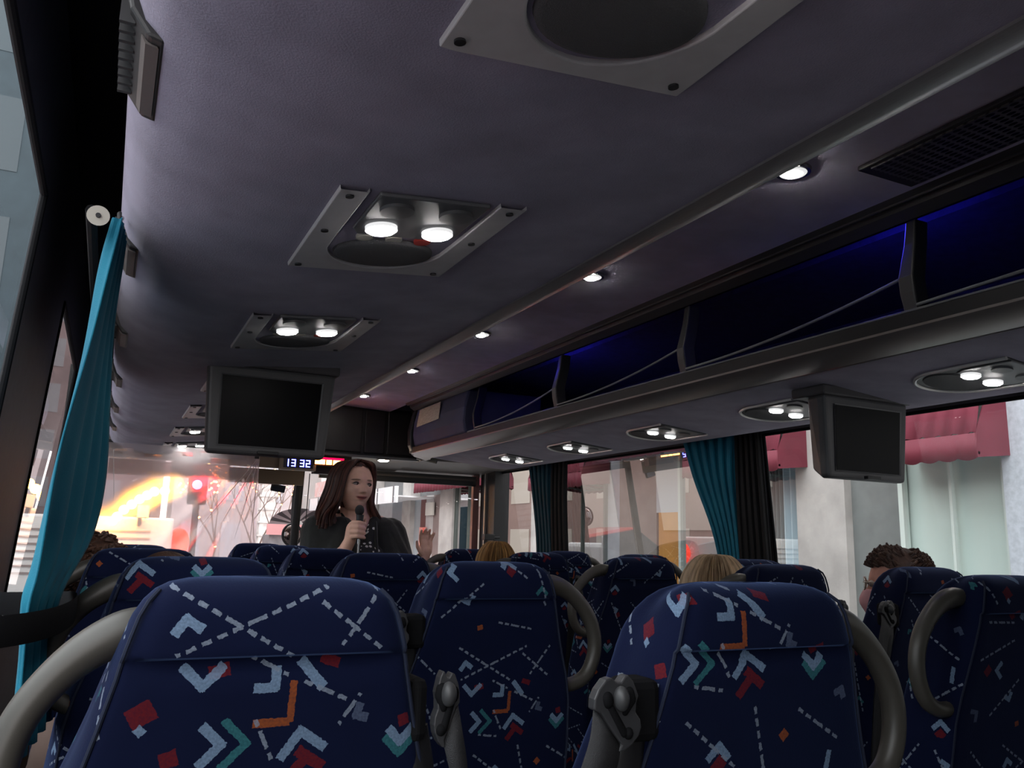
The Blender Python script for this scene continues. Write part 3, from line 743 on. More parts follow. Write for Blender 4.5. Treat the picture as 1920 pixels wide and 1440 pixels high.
m = MB(); m.box(.745-.35-.012, .745-.35+.012, -.01, .02, 1.60-1.3, 1.665-1.3); m.build('clip', BLACK, ps, smooth=False)

# ------------------------------------------------------------------ curtains
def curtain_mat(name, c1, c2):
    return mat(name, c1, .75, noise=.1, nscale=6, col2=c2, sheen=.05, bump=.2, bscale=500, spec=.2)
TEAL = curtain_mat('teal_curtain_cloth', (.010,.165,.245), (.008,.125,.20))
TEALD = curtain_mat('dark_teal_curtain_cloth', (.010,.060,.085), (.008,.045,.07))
def curtain(label, left, right, mt, folds=9, amp=.012, name='curtain', hook=True, base=(0,0,0)):
    """left/right: edge curves (list of points, same length, top to bottom)"""
    root = empty(name, base, label, 'curtain'); b = Vector(base)
    L_ = spline([Vector(p)-b for p in left], 6); R_ = spline([Vector(p)-b for p in right], 6)
    rows = []; N = folds*10
    for j, (a, c) in enumerate(zip(L_, R_)):
        d = (c-a); nrm = d.cross(Vector((0, 0, 1))).normalized(); row = []
        for i in range(N+1):
            t = i/N; ph = 2*pi*folds*t
            row.append(a + d*t + nrm*amp*(cos(ph)-.0) * (0.75+.25*sin(j*.3+i*.05)) + d.normalized()*amp*.5*sin(2*ph))
        rows.append(row)
    m = MB(); m.loft(rows, caps=False, closed=False); o = m.build('cloth', mt, root)
    o.modifiers.new('s', 'SOLIDIFY').thickness = .0025
    if hook:
        tp = (L_[0]+R_[0])/2; mm = MB()
        mm.tube([tp+Vector((0, 0, -.01)), tp+Vector((.0, .0, .012)), tp+Vector((0.004, .01, .024)), tp+Vector((0, .02, .018))], .0035, 8); mm.build('hook', METAL, root)
    return root
c1_ = curtain('bright teal curtain tied back along the left window, gathered to a hook at its top',
    [(-.038,1.50,1.700), (-.050,1.48,1.60), (-.062,1.46,1.45), (-.082,1.44,1.28), (-.092,1.44,1.12), (-.098,1.45,1.06), (-.092,1.44,.98), (-.085,1.40,.84)],
    [(-.030,1.62,1.700), (-.034,1.90,1.62), (-.028,2.05,1.48), (-.020,2.10,1.30), (-.030,2.0,1.16), (-.062,1.75,1.06), (-.070,1.74,.98), (-.058,1.74,.84)], TEAL, folds=4, amp=.010, base=(-.06, 1.5, 1.2))
m = MB(); m.tube(spline([(-.245,1.22,1.030), (-.085,1.34,1.036), (-.035,1.50,1.04), (-.035,1.72,1.04), (-.08,1.80,1.035), (-.245,1.86,1.03)], 6), .021, 8, flat=.12, up=(0,0,1))
o = m.build('curtain_tie', BLACKM, label='wide black strap holding the teal curtain to the left wall', cat='strap')
m = MB(); m.tube([(-.075, 1.46, 1.69), (-.075, 5.6, 1.69)], .009, 8); m.build('curtain_rail', BLACKM, label='thin black curtain rail running along the top of the left windows', cat='rail')
kb = empty('coat_hook_knob', (-.062, 1.42, 1.668), 'round cream knob on the dark panel beside the curtain top', 'knob')
m = MB(); m.cyl((0, 0, 0), .017, .010, 'y', 24, r2=.013); m.build('knob_disc', CREAM, kb, auto=30)
m = MB(); m.cyl((0, -.003, 0), .004, .004, 'y', 10); m.build('knob_centre', BLACK, kb)
# right curtains
curtain('teal curtain beside the dark window post, left of the right monitor', [(2.60,2.975,1.70),(2.60,2.99,1.5),(2.62,2.99,1.2),(2.64,2.99,.85)], [(2.58,3.36,1.70),(2.60,3.30,1.5),(2.62,3.16,1.2),(2.64,3.10,.85)], TEAL, folds=6, amp=.014, base=(2.62,3.1,1.2), hook=False)
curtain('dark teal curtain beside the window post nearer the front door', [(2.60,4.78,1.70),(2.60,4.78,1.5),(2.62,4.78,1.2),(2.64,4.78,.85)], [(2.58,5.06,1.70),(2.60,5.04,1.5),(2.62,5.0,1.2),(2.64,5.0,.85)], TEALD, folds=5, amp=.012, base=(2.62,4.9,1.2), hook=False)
BKC = mat('black_curtain_cloth', (.006,.006,.007), .9, noise=.2, nscale=40)
curtain('black blackout curtain folded behind the teal curtain on the right', [(2.62,2.84,1.70),(2.62,2.82,1.4),(2.64,2.80,.85)], [(2.61,3.0,1.70),(2.61,3.0,1.4),(2.63,3.0,.85)], BKC, folds=5, amp=.010, base=(2.62,2.9,1.2), hook=False)
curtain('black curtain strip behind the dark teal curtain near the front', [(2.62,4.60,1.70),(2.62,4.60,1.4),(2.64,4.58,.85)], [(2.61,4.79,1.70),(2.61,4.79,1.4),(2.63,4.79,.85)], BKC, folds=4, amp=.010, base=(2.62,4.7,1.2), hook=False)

# ------------------------------------------------------------------ seats
def backrest_mesh():
    lev = [(1.1275,.060,.046,.040,.062),(1.1262,.080,.068,.028,.074),(1.1225,.098,.086,.017,.088),(1.116,.110,.100,.009,.100),(1.106,.119,.112,.003,.110),(1.092,.126,.124,.0,.118),
           (1.075,.131,.134,-.001,.124),(1.064,.134,.139,-.001,.127),(1.058,.1355,.141,-.001,.128),(1.0545,.1362,.1425,.0,.128),(1.051,.137,.1435,.0,.129),(1.046,.138,.145,.0,.130),
           (1.035,.140,.148,.001,.131),(1.015,.145,.154,.004,.134),(.99,.151,.161,.008,.137),(.96,.159,.171,.013,.142),(.93,.168,.182,.018,.147),(.89,.181,.197,.024,.153),(.84,.192,.209,.032,.160),
           (.75,.198,.218,.045,.175),(.62,.198,.22,.062,.195),(.50,.196,.215,.080,.210),(.42,.185,.20,.09,.215)]
    vs = []; uvs = []; 
    nseg = 4
    for z, wb, wf, yb, yf in lev:
        T = yf-yb
        half = [(0,yb),(.35*wb,yb),(.7*wb,yb),(.9*wb,yb+.0006),(wb,yb+.007),(wb+.006+.25*(wf-wb),yb+.32*T),(wf-.002,yb+.66*T),(wf-.002,yf-.012),(wf-.022,yf+.004),(.72*wf,yf-.004),(.45*wf,yf-.018),(0,yf-.024)]
        P_ = spline([(x, y, z) for x, y in half], nseg)
        arc = [0]
        for a, b in zip(P_, P_[1:]): arc.append(arc[-1]+(Vector(b)-Vector(a)).length)
        full = [(-p[0], p[1]) for p in P_[::-1]] + [(p[0], p[1]) for p in P_[1:]]
        fa = [-a for a in arc[::-1]] + arc[1:]
        row = []
        for (x, y), a in zip(full, fa):
            # padded headrest above the fold at z = 1.052
            if y < yb+.02 and abs(x) < wb*1.02:
                win = max(0.0, 1-(abs(x)/(wb*1.0))**6)
                if 1.0530 < z < 1.12: y -= .0085*win*min(1, (1.125-z)/.02)
                if 1.044 < z < 1.0530: y += .0055*win
            row.append((x, y, z))
        vs.append(row); uvs.append([(a+.21, z-.72) for a in fa])
    m = MB(); k = len(vs[0]); V = [p for r in vs for p in r]; F = []; U = []
    for i in range(len(vs)-1):
        for j in range(k-1):
            F.append((i*k+j, (i+1)*k+j, (i+1)*k+j+1, i*k+j+1)); U.append([uvs[i][j], uvs[i+1][j], uvs[i+1][j+1], uvs[i][j+1]])
    # top cap
    F.append(tuple(range(k-1))); U.append([(p[0]+.21, .4075+(p[1]-.04)) for p in vs[0][:k-1]])
    nb = (len(vs)-1)*k; F.append(tuple(nb+q for q in range(k-1))[::-1]); U.append([(0, 0)]*(k-1))
    m.add(V, F, U); m2 = MB()
    for s_ in (-1, 1):
        m2.tube([(s_*(wb+.0005), yb+.004-(.004 if 1.053 < z < 1.11 else 0), z) for z, wb, wf, yb, yf in lev[3:-2]], .0022, 6)
    m.pip = m2
    return m
def cushion_mesh():
    m = MB(); R_ = []; U = []
    for z, gx, g0, g1 in ((.36,.19,.16,.60),(.38,.215,.14,.63),(.43,.222,.13,.65),(.465,.215,.15,.64),(.475,.17,.20,.58)):
        ring = []
        for j in range(36):
            a = 2*pi*j/36; c, s_ = cos(a), sin(a)
            ring.append((gx*math.copysign(abs(c)**.35, c), (g0+g1)/2+(g1-g0)/2*math.copysign(abs(s_)**.35, s_), z))
        R_.append(ring)
    o = len(m.v); m.loft(R_)
    for fi, f in enumerate(m.f): m.uv[fi] = [(m.v[i][0]+.2, m.v[i][1]+m.v[i][2]) for i in f]
    return m
def seat_proto(hs, small=False):
    """hs: +1 grab handle on the +x side, belt guide on the -x side; -1 mirrored"""
    root = empty('coach_seat', (0, 0, 0))
    bm_ = backrest_mesh(); bo = bm_.build('backrest', FABRIC, root, auto=50); bm_.pip.build('piping', mat('navy_piping', (.005,.010,.030), .9), bo)
    cushion_mesh().build('seat_cushion', FABRIC, root, auto=50)
    m = MB(); m.box(-.20, .20, .16, .58, .33, .36); m.box(-.17, -.13, .2, .5, .0, .34); m.box(.13, .17, .2, .5, 0, .34); m.build('seat_frame', DKGREY, root, smooth=False)
    if small: H = [(.112, .055, 1.080), (.140, .055, 1.072), (.177, .055, 1.048), (.206, .055, 1.015), (.221, .055, .985), (.228, .055, .950), (.226, .055, .915), (.212, .055, .888), (.190, .055, .874), (.172, .055, .870)]
    else: H = [(.118, .055, 1.080), (.155, .055, 1.080), (.195, .055, 1.066), (.233, .055, 1.035), (.259, .055, .997), (.270, .055, .955), (.265, .055, .915), (.246, .055, .882), (.214, .055, .866), (.178, .055, .866)]
    pts = spline(H, 5); n_ = len(pts)
    r = [.017 + .004*exp(-((i/n_-.12)/.12)**2) - .002*(i/n_) for i in range(n_)]
    m = MB(); m.tube([(p[0]*hs, p[1], p[2]) for p in pts], r, 14, flat=1.0); h = m.build('grab_handle', HANDLE, root)
    # belt guide on the other side
    g = -hs; sh = 0.0 if hs > 0 else -.028
    def gx(x): return x*g if hs > 0 else (.160+(x-.174)*.48)*g
    m = MB(); m.box(min(gx(.150), gx(.198)), max(gx(.150), gx(.198)), .012, .060, .955, 1.022); b = m.build('belt_guide', BLACKM, root, smooth=False, bevel=.010)
    def cc(px, pz): return (gx(.2776-px*.0001054), 1.062-pz*.0001054)
    ol = [(235,600),(240,500),(285,410),(370,318),(440,300),(500,350),(550,350),(600,290),(645,282),(705,345),(770,490),(742,560),(735,650),(790,720),(802,800),(770,880),(690,960),(600,1010),(520,1020),(560,950),(430,790),(320,640)]
    m = MB(); P_ = [cc(*p) for p in ol]; m.prism(P_, 'y', -.010, .004); gp = m.build('guide_plate', mat('guide_grey_plastic', (.034,.034,.037), .42), b, smooth=False, bevel=.0018)
    m = MB()
    for (u0, w0, u1, w1, r0, r1) in ((390,490,400,540,62,60),(400,540,590,840,40,46),(640,840,640,850,58,58),(650,450,670,520,58,60),(670,520,600,640,60,40)):
        p0, p1 = cc(u0, w0), cc(u1, w1); m.cap((p0[0], -.0085, p0[1]), (p1[0], -.0085, p1[1]+1e-5), r0*.0001054, r1*.0001054, 12)
    m.build('guide_slot', BLACKM, b)
    kx, kz = cc(530, 500); m = MB(); m.ell((kx, -.014, kz), (.0085, .010, .0130), 20, 12); m.build('guide_knob', mat('knob_grey_plastic', (.045,.045,.047), .45), b)
    m = MB()
    A = [(.250,-.006,.999),(.259,-.013,.970),(.274,-.014,.930),(.285,-.01,.86),(.27,.02,.70),(.255,.06,.52)]
    B_ = [(.216,-.006,.962),(.226,-.013,.942),(.241,-.014,.912),(.250,-.008,.84),(.235,.02,.69),(.215,.06,.51)]
    ra = spline([(gx(x), y, z) for x, y, z in A], 4); rb_ = spline([(gx(x), y, z) for x, y, z in B_], 4)
    m.loft([[p, q] for p, q in zip(ra, rb_)], caps=False, closed=False)
    o = m.build('seat_belt', WEB, root); o.modifiers.new('s', 'SOLIDIFY').thickness = .0022
    m = MB(); m.tube([(gx(.176), .03, .97), (gx(.186), .03, .93), (gx(.200), .04, .86), (gx(.21), .05, .75), (gx(.215), .08, .5)], [.016,.020,.022,.022,.020], 10, flat=.6); m.build('belt_shroud', BLACK, root)
    return root
SP = {1: seat_proto(1), -1: seat_proto(-1), -2: seat_proto(-1, True)}
first = {1: True, -1: True, -2: True}
seats = []
def place_seat(hs, x, y, idx, label, z=0.0):
    if first[hs]: o = SP[hs]; first[hs] = False
    else: o = copy_tree(SP[hs])
    o.location = (x, y, z); o['label'] = label; o['category'] = 'seat'; o['group'] = 'patterned coach seats'
    for ch in [c for c in bpy.data.objects if c.parent == o]:
        ch.pass_index = idx
    return o
place_seat(-2, .165, .87, 0, 'largest navy patterned seat, its grey handle curving to the left edge of the view')
place_seat(1, .735, .79, 3, 'large navy patterned seat right of centre in the foreground, belt guide on its left')
place_seat(1, .752, 1.60, 5, 'navy patterned aisle seat just behind the gap between the two biggest seats')
place_seat(1, .752, 2.36, 8, 'navy patterned seat directly below the standing woman\'s microphone, third in its column')
place_seat(1, .752, 3.12, 4, 'navy patterned seat just left of the one below the microphone')
place_seat(1, .752, 3.88, 7, 'fifth aisle seat of the left block, in front of the plastic sheet\'s right edge')
place_seat(1, .752, 4.60, 2, 'farthest aisle seat of the left block, mostly behind the fifth one')
place_seat(-2, .165, 1.62, 6, 'second left window seat, its flat dark top hiding the brown-haired head')
place_seat(-2, .105, 2.42, 9, 'third window seat on the left, beside the curly-haired passenger')
place_seat(-2, .085, 3.10, 1, 'farthest window seat on the left, below the glowing amber lights')
place_seat(-1, 1.740, 1.12, 10, 'navy seat at the right edge of the view, curved taupe handle at left')
place_seat(-1, 1.745, 1.78, 11, 'navy aisle seat whose top just shows right of the nearer blonde head')
place_seat(-1, 1.755, 2.50, 12, 'navy aisle seat in the middle of the right block, its handle curving left')
place_seat(-1, 1.745, 3.27, 13, 'navy seat beside the farther blonde passenger')
place_seat(-1, 1.745, 4.05, 14, 'farthest dark seat of the right block, left of the farther blonde head')
place_seat(1, 2.275, 1.73, 15, 'navy window seat hiding the lower face of the man with glasses')
place_seat(1, 2.30, 2.52, 16, 'dark window seat just right of the nearer blonde head')
place_seat(1, 2.32, 3.29, 17, 'dark window seat below the amber panel outside')
place_seat(1, 2.34, 4.05, 18, 'farthest dark window seat on the right with a white chevron, under the dark teal curtain')

# ------------------------------------------------------------------ people
def skin_mat(name, c, lips=None, brow=None, hc=None, H=.24):
    m = mat(name, c, .55, noise=.06, nscale=30, spec=.35)
    if lips:
        n, l = nodes_of(m); b = n['Principled BSDF']
        b.inputs['Subsurface Weight'].default_value = 0.0
        tc_ = n.new('ShaderNodeTexCoord'); src = b.inputs['Base Color'].links[0].from_socket
        mp = n.new('ShaderNodeMapping'); mp.vector_type = 'TEXTURE'; mp.inputs['Location'].default_value = hc[0]; mp.inputs['Rotation'].default_value = (0, 0, hc[1]); mp.inputs['Scale'].default_value = (H, H, H)
        l.new(tc_.outputs['Object'], mp.inputs[0])
        def blob(cx, cz, rx, rz, sym=False):
            q = n.new('ShaderNodeSeparateXYZ'); l.new(mp.outputs[0], q.inputs[0])
            X = q.outputs[0]
            if sym: X = math_n(n, l, 'ABSOLUTE', X)
            zz = math_n(n, l, 'SUBTRACT', q.outputs[2], math_n(n, l, 'MULTIPLY', math_n(n, l, 'MULTIPLY', X, X), 1.5 if cz < -.2 else 0.0)); X = math_n(n, l, 'DIVIDE', math_n(n, l, 'SUBTRACT', X, cx), rx); Z = math_n(n, l, 'DIVIDE', math_n(n, l, 'SUBTRACT', zz, cz), rz)
            d = math_n(n, l, 'ADD', math_n(n, l, 'MULTIPLY', X, X), math_n(n, l, 'MULTIPLY', Z, Z))
            fr = math_n(n, l, 'LESS_THAN', q.outputs[1], -.15)
            e = n.new('ShaderNodeMapRange'); e.inputs[1].default_value = .6; e.inputs[2].default_value = 1.25; e.inputs[3].default_value = 1; e.inputs[4].default_value = 0; l.new(d, e.inputs[0])
            return math_n(n, l, 'MULTIPLY', e.outputs[0], fr)
        cur = src
        for (a, colr, k) in ((blob(0, -.243, .125, .036), lips, .9), (blob(0, -.241, .105, .009), (.03,.005,.006), .9), (blob(.150, .108, .085, .018, True), brow, .75), (blob(.145, .035, .075, .022, True), (.10,.035,.03), .55)):
            mx = n.new('ShaderNodeMix'); mx.data_type = 'RGBA'; l.new(math_n(n, l, 'MULTIPLY', a, k), mx.inputs[0]); l.new(cur, mx.inputs[6]); mx.inputs[7].default_value = (*colr, 1); cur = mx.outputs[2]
        l.new(cur, b.inputs['Base Color'])
    return m
def head_into(m, c, H, rz, tilt=0.0, full=1.0, nose=1.0, nx=90, nz=70):
    """head of height H centred at c, face towards local -y turned by rz"""
    R = Matrix.Rotation(rz, 3, 'Z') @ Matrix.Rotation(tilt, 3, 'Y')
    rings = []
    g = lambda v, s_: exp(-(v/s_)**2)
    for i in range(1, nz):
        t = -1+2*i/nz; ph = math.asin(max(-1, min(1, t))); z = .5*t
        ring = []
        for j in range(nx):
            a = 2*pi*j/nx
            rx, ry = .335*full, .405
            if z < .08: 
                q = (.08-z)/.58; rx *= 1-.30*q**1.6/ (1+.5*(full-1)*4); 
            x = rx*cos(ph)**.85*cos(a); y = ry*cos(ph)**.85*sin(a)
            if y > 0 and z < 0: y *= 1-.55*min(1, (-z/.42))**1.3
            if y < 0:
                if z < -.25: y *= 1+.12*(-z-.25)/.25*g(x, .22)
                f = g(x, .30)
                y = max(y, -.375-.02*f) if z > -.1 else y
                y -= nose*.085*g(x, .050)*(max(0, min(1, (.10-z)/.22))**1.3)*(1 if z > -.125 else exp(-((z+.125)/.028)**2))
                y -= nose*.030*g(abs(x)-.050, .028)*g(z+.125, .032)
                y += .040*g(abs(x)-.145, .075)*g(z-.030, .045)
                y -= .016*g(abs(x)-.13, .11)*g(z-.105, .035)
                y -= .024*g(x, .12)*g(z+.225, .022) + .028*g(x, .10)*g(z+.268, .020)
                y += .016*g(x, .11)*g(z+.245, .010)
                y += .010*g(x, .09)*g(z+.31, .02)
                y -= .030*g(x, .11)*g(z+.40, .065)
                y -= .028*full*g(abs(x)-.20, .10)*g(z+.10, .11)
            ring.append(Vector(c)+R @ Vector((x*H, y*H, z*H)))
        rings.append(ring)
    m.loft(rings)
    for sgn in (-1, 1):
        m.ell(Vector(c)+R @ Vector((sgn*.325*full*H, .03*H, -.02*H)), (.035*H, .055*H, .11*H), 12, 8, R)
    return R
def body_sit(name, label, head, H, rz, seat, skin, shirt, trouser, tilt=0.0, nose=1.0, full=1.0):
    hx, hy, hz = head; sx, sy = seat
    root = empty(name, (sx, sy, 0), label, 'person')
    O = Vector((sx, sy, 0)); q = lambda p: Vector(p)-O
    m = MB(); R = head_into(m, q(head), H, rz, tilt, full, nose, 60, 46)
    nb = q((sx*.5+hx*.5, sy*.5+hy*.5+.02, hz-.20))
    m.cap(q((hx, hy+.02, hz-.06)), nb, .055, .062)
    ch = q((sx, sy+.02, hz-.36)); hp = q((sx, sy, .56))
    m.cap(nb+Vector((0, 0, -.02)), ch, .075, .14); m.cap(ch+Vector((-.07, 0, .06)), ch+Vector((.07, 0, .06)), .105, .105); m.cap(ch, hp, .14, .15)
    parts = {}
    for s_ in (-1, 1):
        sh = ch+Vector((s_*.17, 0, .10)); el = sh+Vector((s_*.03, .06, -.26)); wr = el+Vector((-s_*.10, .22, -.02))
        m.cap(sh, el, .052, .042); m.cap(el, wr, .042, .028); hand = wr+Vector((-s_*.02, .06, -.01)); m.cap(wr, hand, .028, .032)
        for f_ in range(4): m.cap(hand+Vector(((f_-1.5)*.018, .01, 0)), hand+Vector(((f_-1.5)*.020, .075-.006*abs(f_-1.3), -.02)), .009, .007, 8)
        m.cap(hand+Vector((-s_*.02, -.01, .0)), hand+Vector((-s_*.045, .04, -.005)), .010, .008, 8)
        kn = hp+Vector((s_*.10, .42, -.03)); an = Vector((kn.x, kn.y+.04, .10))
        m.cap(hp+Vector((s_*.09, .02, -.02)), kn, .085, .060); m.cap(kn, an, .058, .040); m.cap(an+Vector((0, 0, -.04)), an+Vector((0, .14, -.06)), .038, .032)
        parts[s_] = (sh, el, wr, kn, an)
    m.build('body', skin, root, remesh=.010)
    m = MB(); m.cap(ch+Vector((-.09, 0, .08)), ch+Vector((.09, 0, .08)), .118, .118); m.cap(ch, hp, .158, .17); m.cap(nb+Vector((0, 0, -.04)), ch, .085, .15)
    for s_ in (-1, 1): sh, el, wr, kn, an = parts[s_]; m.cap(sh, el, .066, .056); m.cap(el, wr, .056, .042)
    m.build('shirt', shirt, root, remesh=.014)
    m = MB()
    for s_ in (-1, 1): sh, el, wr, kn, an = parts[s_]; m.cap(hp+Vector((s_*.08, .02, -.02)), kn, .105, .075); m.cap(kn, an+Vector((0, 0, .03)), .073, .056)
    m.build('trousers', trouser, root, remesh=.016)
    m = MB()
    for s_ in (-1, 1): an = parts[s_][4]; m.cap(an+Vector((0, -.02, -.045)), an+Vector((0, .16, -.06)), .048, .040)
    m.build('shoes', BLACKM, root)
    return root, R, q(head)
def hair_mat(name, c, c2, sc_=60, st=(1, 1, .08), rough=.5):
    return mat(name, c, rough, noise=.3, nscale=sc_, col2=c2, stretch=st, bump=.5, bscale=140, spec=.35)
def cap_mesh(c, H, R, k, keep, seg=64, rings=44, wob=0.0):
    m = MB(); V = []; c = Vector(c)
    for i in range(rings+1):
        ph = pi*i/rings
        for j in range(seg):
            a = 2*pi*j/seg
            d = Vector((sin(ph)*cos(a), sin(ph)*sin(a), cos(ph)))
            ww = 1+wob*(sin(a*23+ph*3)*.5+sin(a*41+1)*.3)
            V.append((d, Vector((d.x*.345*k[0], d.y*.415*k[1], d.z*.505*k[2]))*H*ww))
    F = []
    for i in range(rings):
        for j in range(seg):
            ids = (i*seg+j, i*seg+(j+1) % seg, (i+1)*seg+(j+1) % seg, (i+1)*seg+j)
            if all(keep(V[q][1]/H) for q in ids): F.append(ids)
    m.add([c+R @ v for _, v in V], F); return m
def locks(c, R, H, n_, path, rad, seed=1, flat=.35):
    """path(u, w) -> list of local points in units of H"""
    rnd = random.Random(seed); m = MB()
    for i in range(n_):
        pts = path(i/(n_-1), rnd)
        P_ = spline([Vector(c)+R @ (Vector(p)*H) for p in pts], 4); k = len(P_)
        r = [rad*H*(.35+.65*sin(pi*min(.86, .12+.80*j/k))) for j in range(k)]
        m.mat = rnd.choice((0, 0, 1)); m.tube(P_, r, 6, flat=flat)
    return m
SK1 = skin_mat('fair_skin', (.50,.27,.20)); 
I3 = Matrix.Identity(3)
# --- blonde passengers
def blonde(label, head, seat, hc, hc2, top, seed, H=.225, full=1.0):
    root, R, hq = body_sit('person', label, head, H, pi, seat, SK1, mat('grey_jumper', (.12,.12,.13), .9), mat('dark_trousers', (.02,.02,.03), .9), full=full)
    m1_ = hair_mat('hair_%s' % top, hc, hc2); m2_ = hair_mat('hair_light_%s' % top, tuple(min(1, c*1.5) for c in hc), hc)
    m = cap_mesh(hq, H, R, (1.10, 1.10, 1.03), lambda p: p.z > -.42 and (p.y > -.16 or p.z > .26), wob=.008); hr = m.build('hair', m1_, root)
    def path(u, rnd):
        a = radians(-25+230*u)+rnd.uniform(-.05, .05); j = rnd.uniform(.96, 1.05)
        x, y = cos(a), sin(a)
        e = rnd.uniform(-.62, -.42)
        return [(.03*x, .05+.05*y, .525), (.20*x*j, .02+.25*y*j, .485), (.345*x*j, .43*y*j, .26), (.39*x*j, .46*y*j, -.05), (.38*x*j, .43*y*j, -.30), (.34*x*j, .36*y*j, e)]
    locks(hq, R, H, 84, path, .030, seed).build('hair_strands', [m1_, m2_], hr)
blonde('person with honey blonde bob seen from behind, farther of the two blonde passengers', (1.615, 3.47, 1.050), (1.70, 3.52), (.36,.20,.075), (.16,.085,.035), 'honey', 3)
blonde('person with pale ash blonde hair seen from behind, nearer of the two blonde passengers', (1.640, 1.99, 1.020), (1.72, 2.04), (.50,.36,.23), (.27,.18,.11), 'ash', 5, .24, 1.06)
# --- brown head
root, R, hq = body_sit('person', 'person whose thin brown crown just shows above the second left window seat', (.125, 1.90, 1.010), .235, pi, (.15, 1.92), SK1, mat('brown_jumper', (.08,.05,.04), .9), MATS['dark_trousers'])
HB = hair_mat('hair_brown', (.115,.060,.040), (.055,.028,.020), 40)
cap_mesh(hq, .235, R, (1.06, 1.05, 1.03), lambda p: p.z > -.3 and (p.y > -.2 or p.z > .25), wob=.006).build('hair', HB, root)
# --- curly head
root, R, hq = body_sit('person', 'person with curly brown hair leaning against the left window beside the curtain', (-.005, 2.66, 1.045), .225, pi, (.08, 2.62), SK1, MATS['brown_jumper'], MATS['dark_trousers'])
HC = hair_mat('hair_curly_brown', (.12,.060,.040), (.05,.024,.018), 80, (1, 1, 1))
m = cap_mesh(hq, .225, R, (1.02, 1.04, 1.01), lambda p: p.z > -.35 and (p.y > -.2 or p.z > .25)); hr = m.build('hair', HC, root)
rnd = random.Random(11); m = MB()
for i in range(230):
    a = rnd.uniform(0, 2*pi); t = rnd.uniform(-.35, 1); s_ = sqrt(max(0, 1-t*t)) if t < 1 else 0
    p = Vector((s_*cos(a)*.37, s_*sin(a)*.44, t*.50))*.225
    if p.y < -.05 and p.z < .04: continue
    c_ = hq + R @ p; r0 = rnd.uniform(.006, .014); ax = Matrix.Rotation(rnd.uniform(0, 6), 3, 'Z') @ Matrix.Rotation(rnd.uniform(0, 3), 3, 'X')
    m.tube([c_ + ax @ Vector((cos(q)*r0, sin(q)*r0, (q-3)*.0022)) for q in [k*.75 for k in range(9)]], .0042, 5)
m.build('curls', HC, hr)

# --- man with glasses and pink face covering
SK2 = skin_mat('ruddy_skin', (.56,.27,.21))
mh = (2.325, 1.900, 1.060); MH = .235; mrz = radians(219)
root, R, hq = body_sit('person', 'man with short brown hair, clear glasses and pink face mask turned to the left', mh, MH, mrz, (2.27, 1.93), SK2, mat('navy_jumper', (.02,.03,.06), .9), MATS['dark_trousers'])
HM = hair_mat('hair_dark_brown', (.085,.040,.028), (.030,.014,.012), 60)
hr = cap_mesh(hq, MH, R, (1.09, 1.08, 1.06), lambda p: (p.z > .24 + .12*max(0, -p.y)) or (p.y > .06 and p.z > -.12), wob=.01).build('hair', HM, root)
def path(u, rnd):
    a = rnd.uniform(0, 2*pi); t = rnd.uniform(.50, .98); s_ = sqrt(1-t*t)
    p = Vector((.35*s_*cos(a), .42*s_*sin(a), .51*t)); 
    d = Vector((rnd.uniform(-.25, .25), -.55+rnd.uniform(-.3, .3), .35)).normalized() if p.y < .1 else Vector((rnd.uniform(-.5, .5), .8, .35)).normalized()
    return [p, p+d*.05, p+d*.10+Vector((0, 0, rnd.uniform(-.01, .03)))]
locks(hq, R, MH, 420, path, .020, 9, .6).build('hair_tufts', [HM, HB], hr)
def hl(x, y, z): return hq + R @ (Vector((x, y, z))*MH)
m = MB()
for s_ in (-1, 1):
    m.tube([hl(s_*.145+.115*cos(a), -.455+.02*abs(cos(a)), .035+.085*sin(a)) for a in [2*pi*j/24 for j in range(24)]], .0022, 6, loop=True)
    m.tube([hl(s_*.26, -.44, .055), hl(s_*.37, -.35, .06), hl(s_*.37, .0, .035)], .0024, 6)
m.tube([hl(-.03, -.465, .05), hl(.03, -.465, .05)], .0022, 6)
gls = m.build('glasses', mat('clear_glasses_frame', (.60,.50,.42), .2, trans=.4), root)
m = MB()
for s_ in (-1, 1): m.add([hl(s_*.145+.11*cos(a), -.457, .035+.08*sin(a)) for a in [2*pi*j/20 for j in range(20)]], [tuple(range(20))])
m.build('lenses', glass_mat('spectacle_lens', (.95,.95,.95), 0, 1.5), gls, smooth=False)
m = MB(); rows = []
for i in range(13):
    t = i/12; z = -.04-.42*t; row = []
    for j in range(25):
        a = -1+2*j/24; rx = .30-.09*t
        y = -.40*sqrt(max(0, 1-(a*.86)**2)) - .115*exp(-(a/.34)**2)*exp(-((t-.38)/.38)**2) - .012
        row.append(hl(a*rx*1.08, y, z))
    rows.append(row)
m.loft(rows, caps=False, closed=False); o = m.build('face_mask', mat('pink_mask_cloth', (.72,.36,.38), .8, noise=.5, nscale=55, col2=(.72,.40,.42)), root); o.modifiers.new('s', 'SOLIDIFY').thickness = .002
for s_ in (-1, 1):
    m = MB(); m.tube([hl(s_*.31, -.21, -.12), hl(s_*.35, .0, -.02)], .0015, 5); m.build('ear_loop', mat('white_elastic', (.7,.65,.62), .7), root)
    m = MB(); m.ell(hl(s_*.145, -.350, .035), (.012,.012,.011), 12, 8); e = m.build('eye', mat('eye_white', (.30,.25,.23), .3), root)
    m = MB(); m.ell(hl(s_*.145, -.392, .035), (.005,.005,.005), 12, 8); m.build('iris', mat('dark_iris', (.02,.012,.010), .2), e)

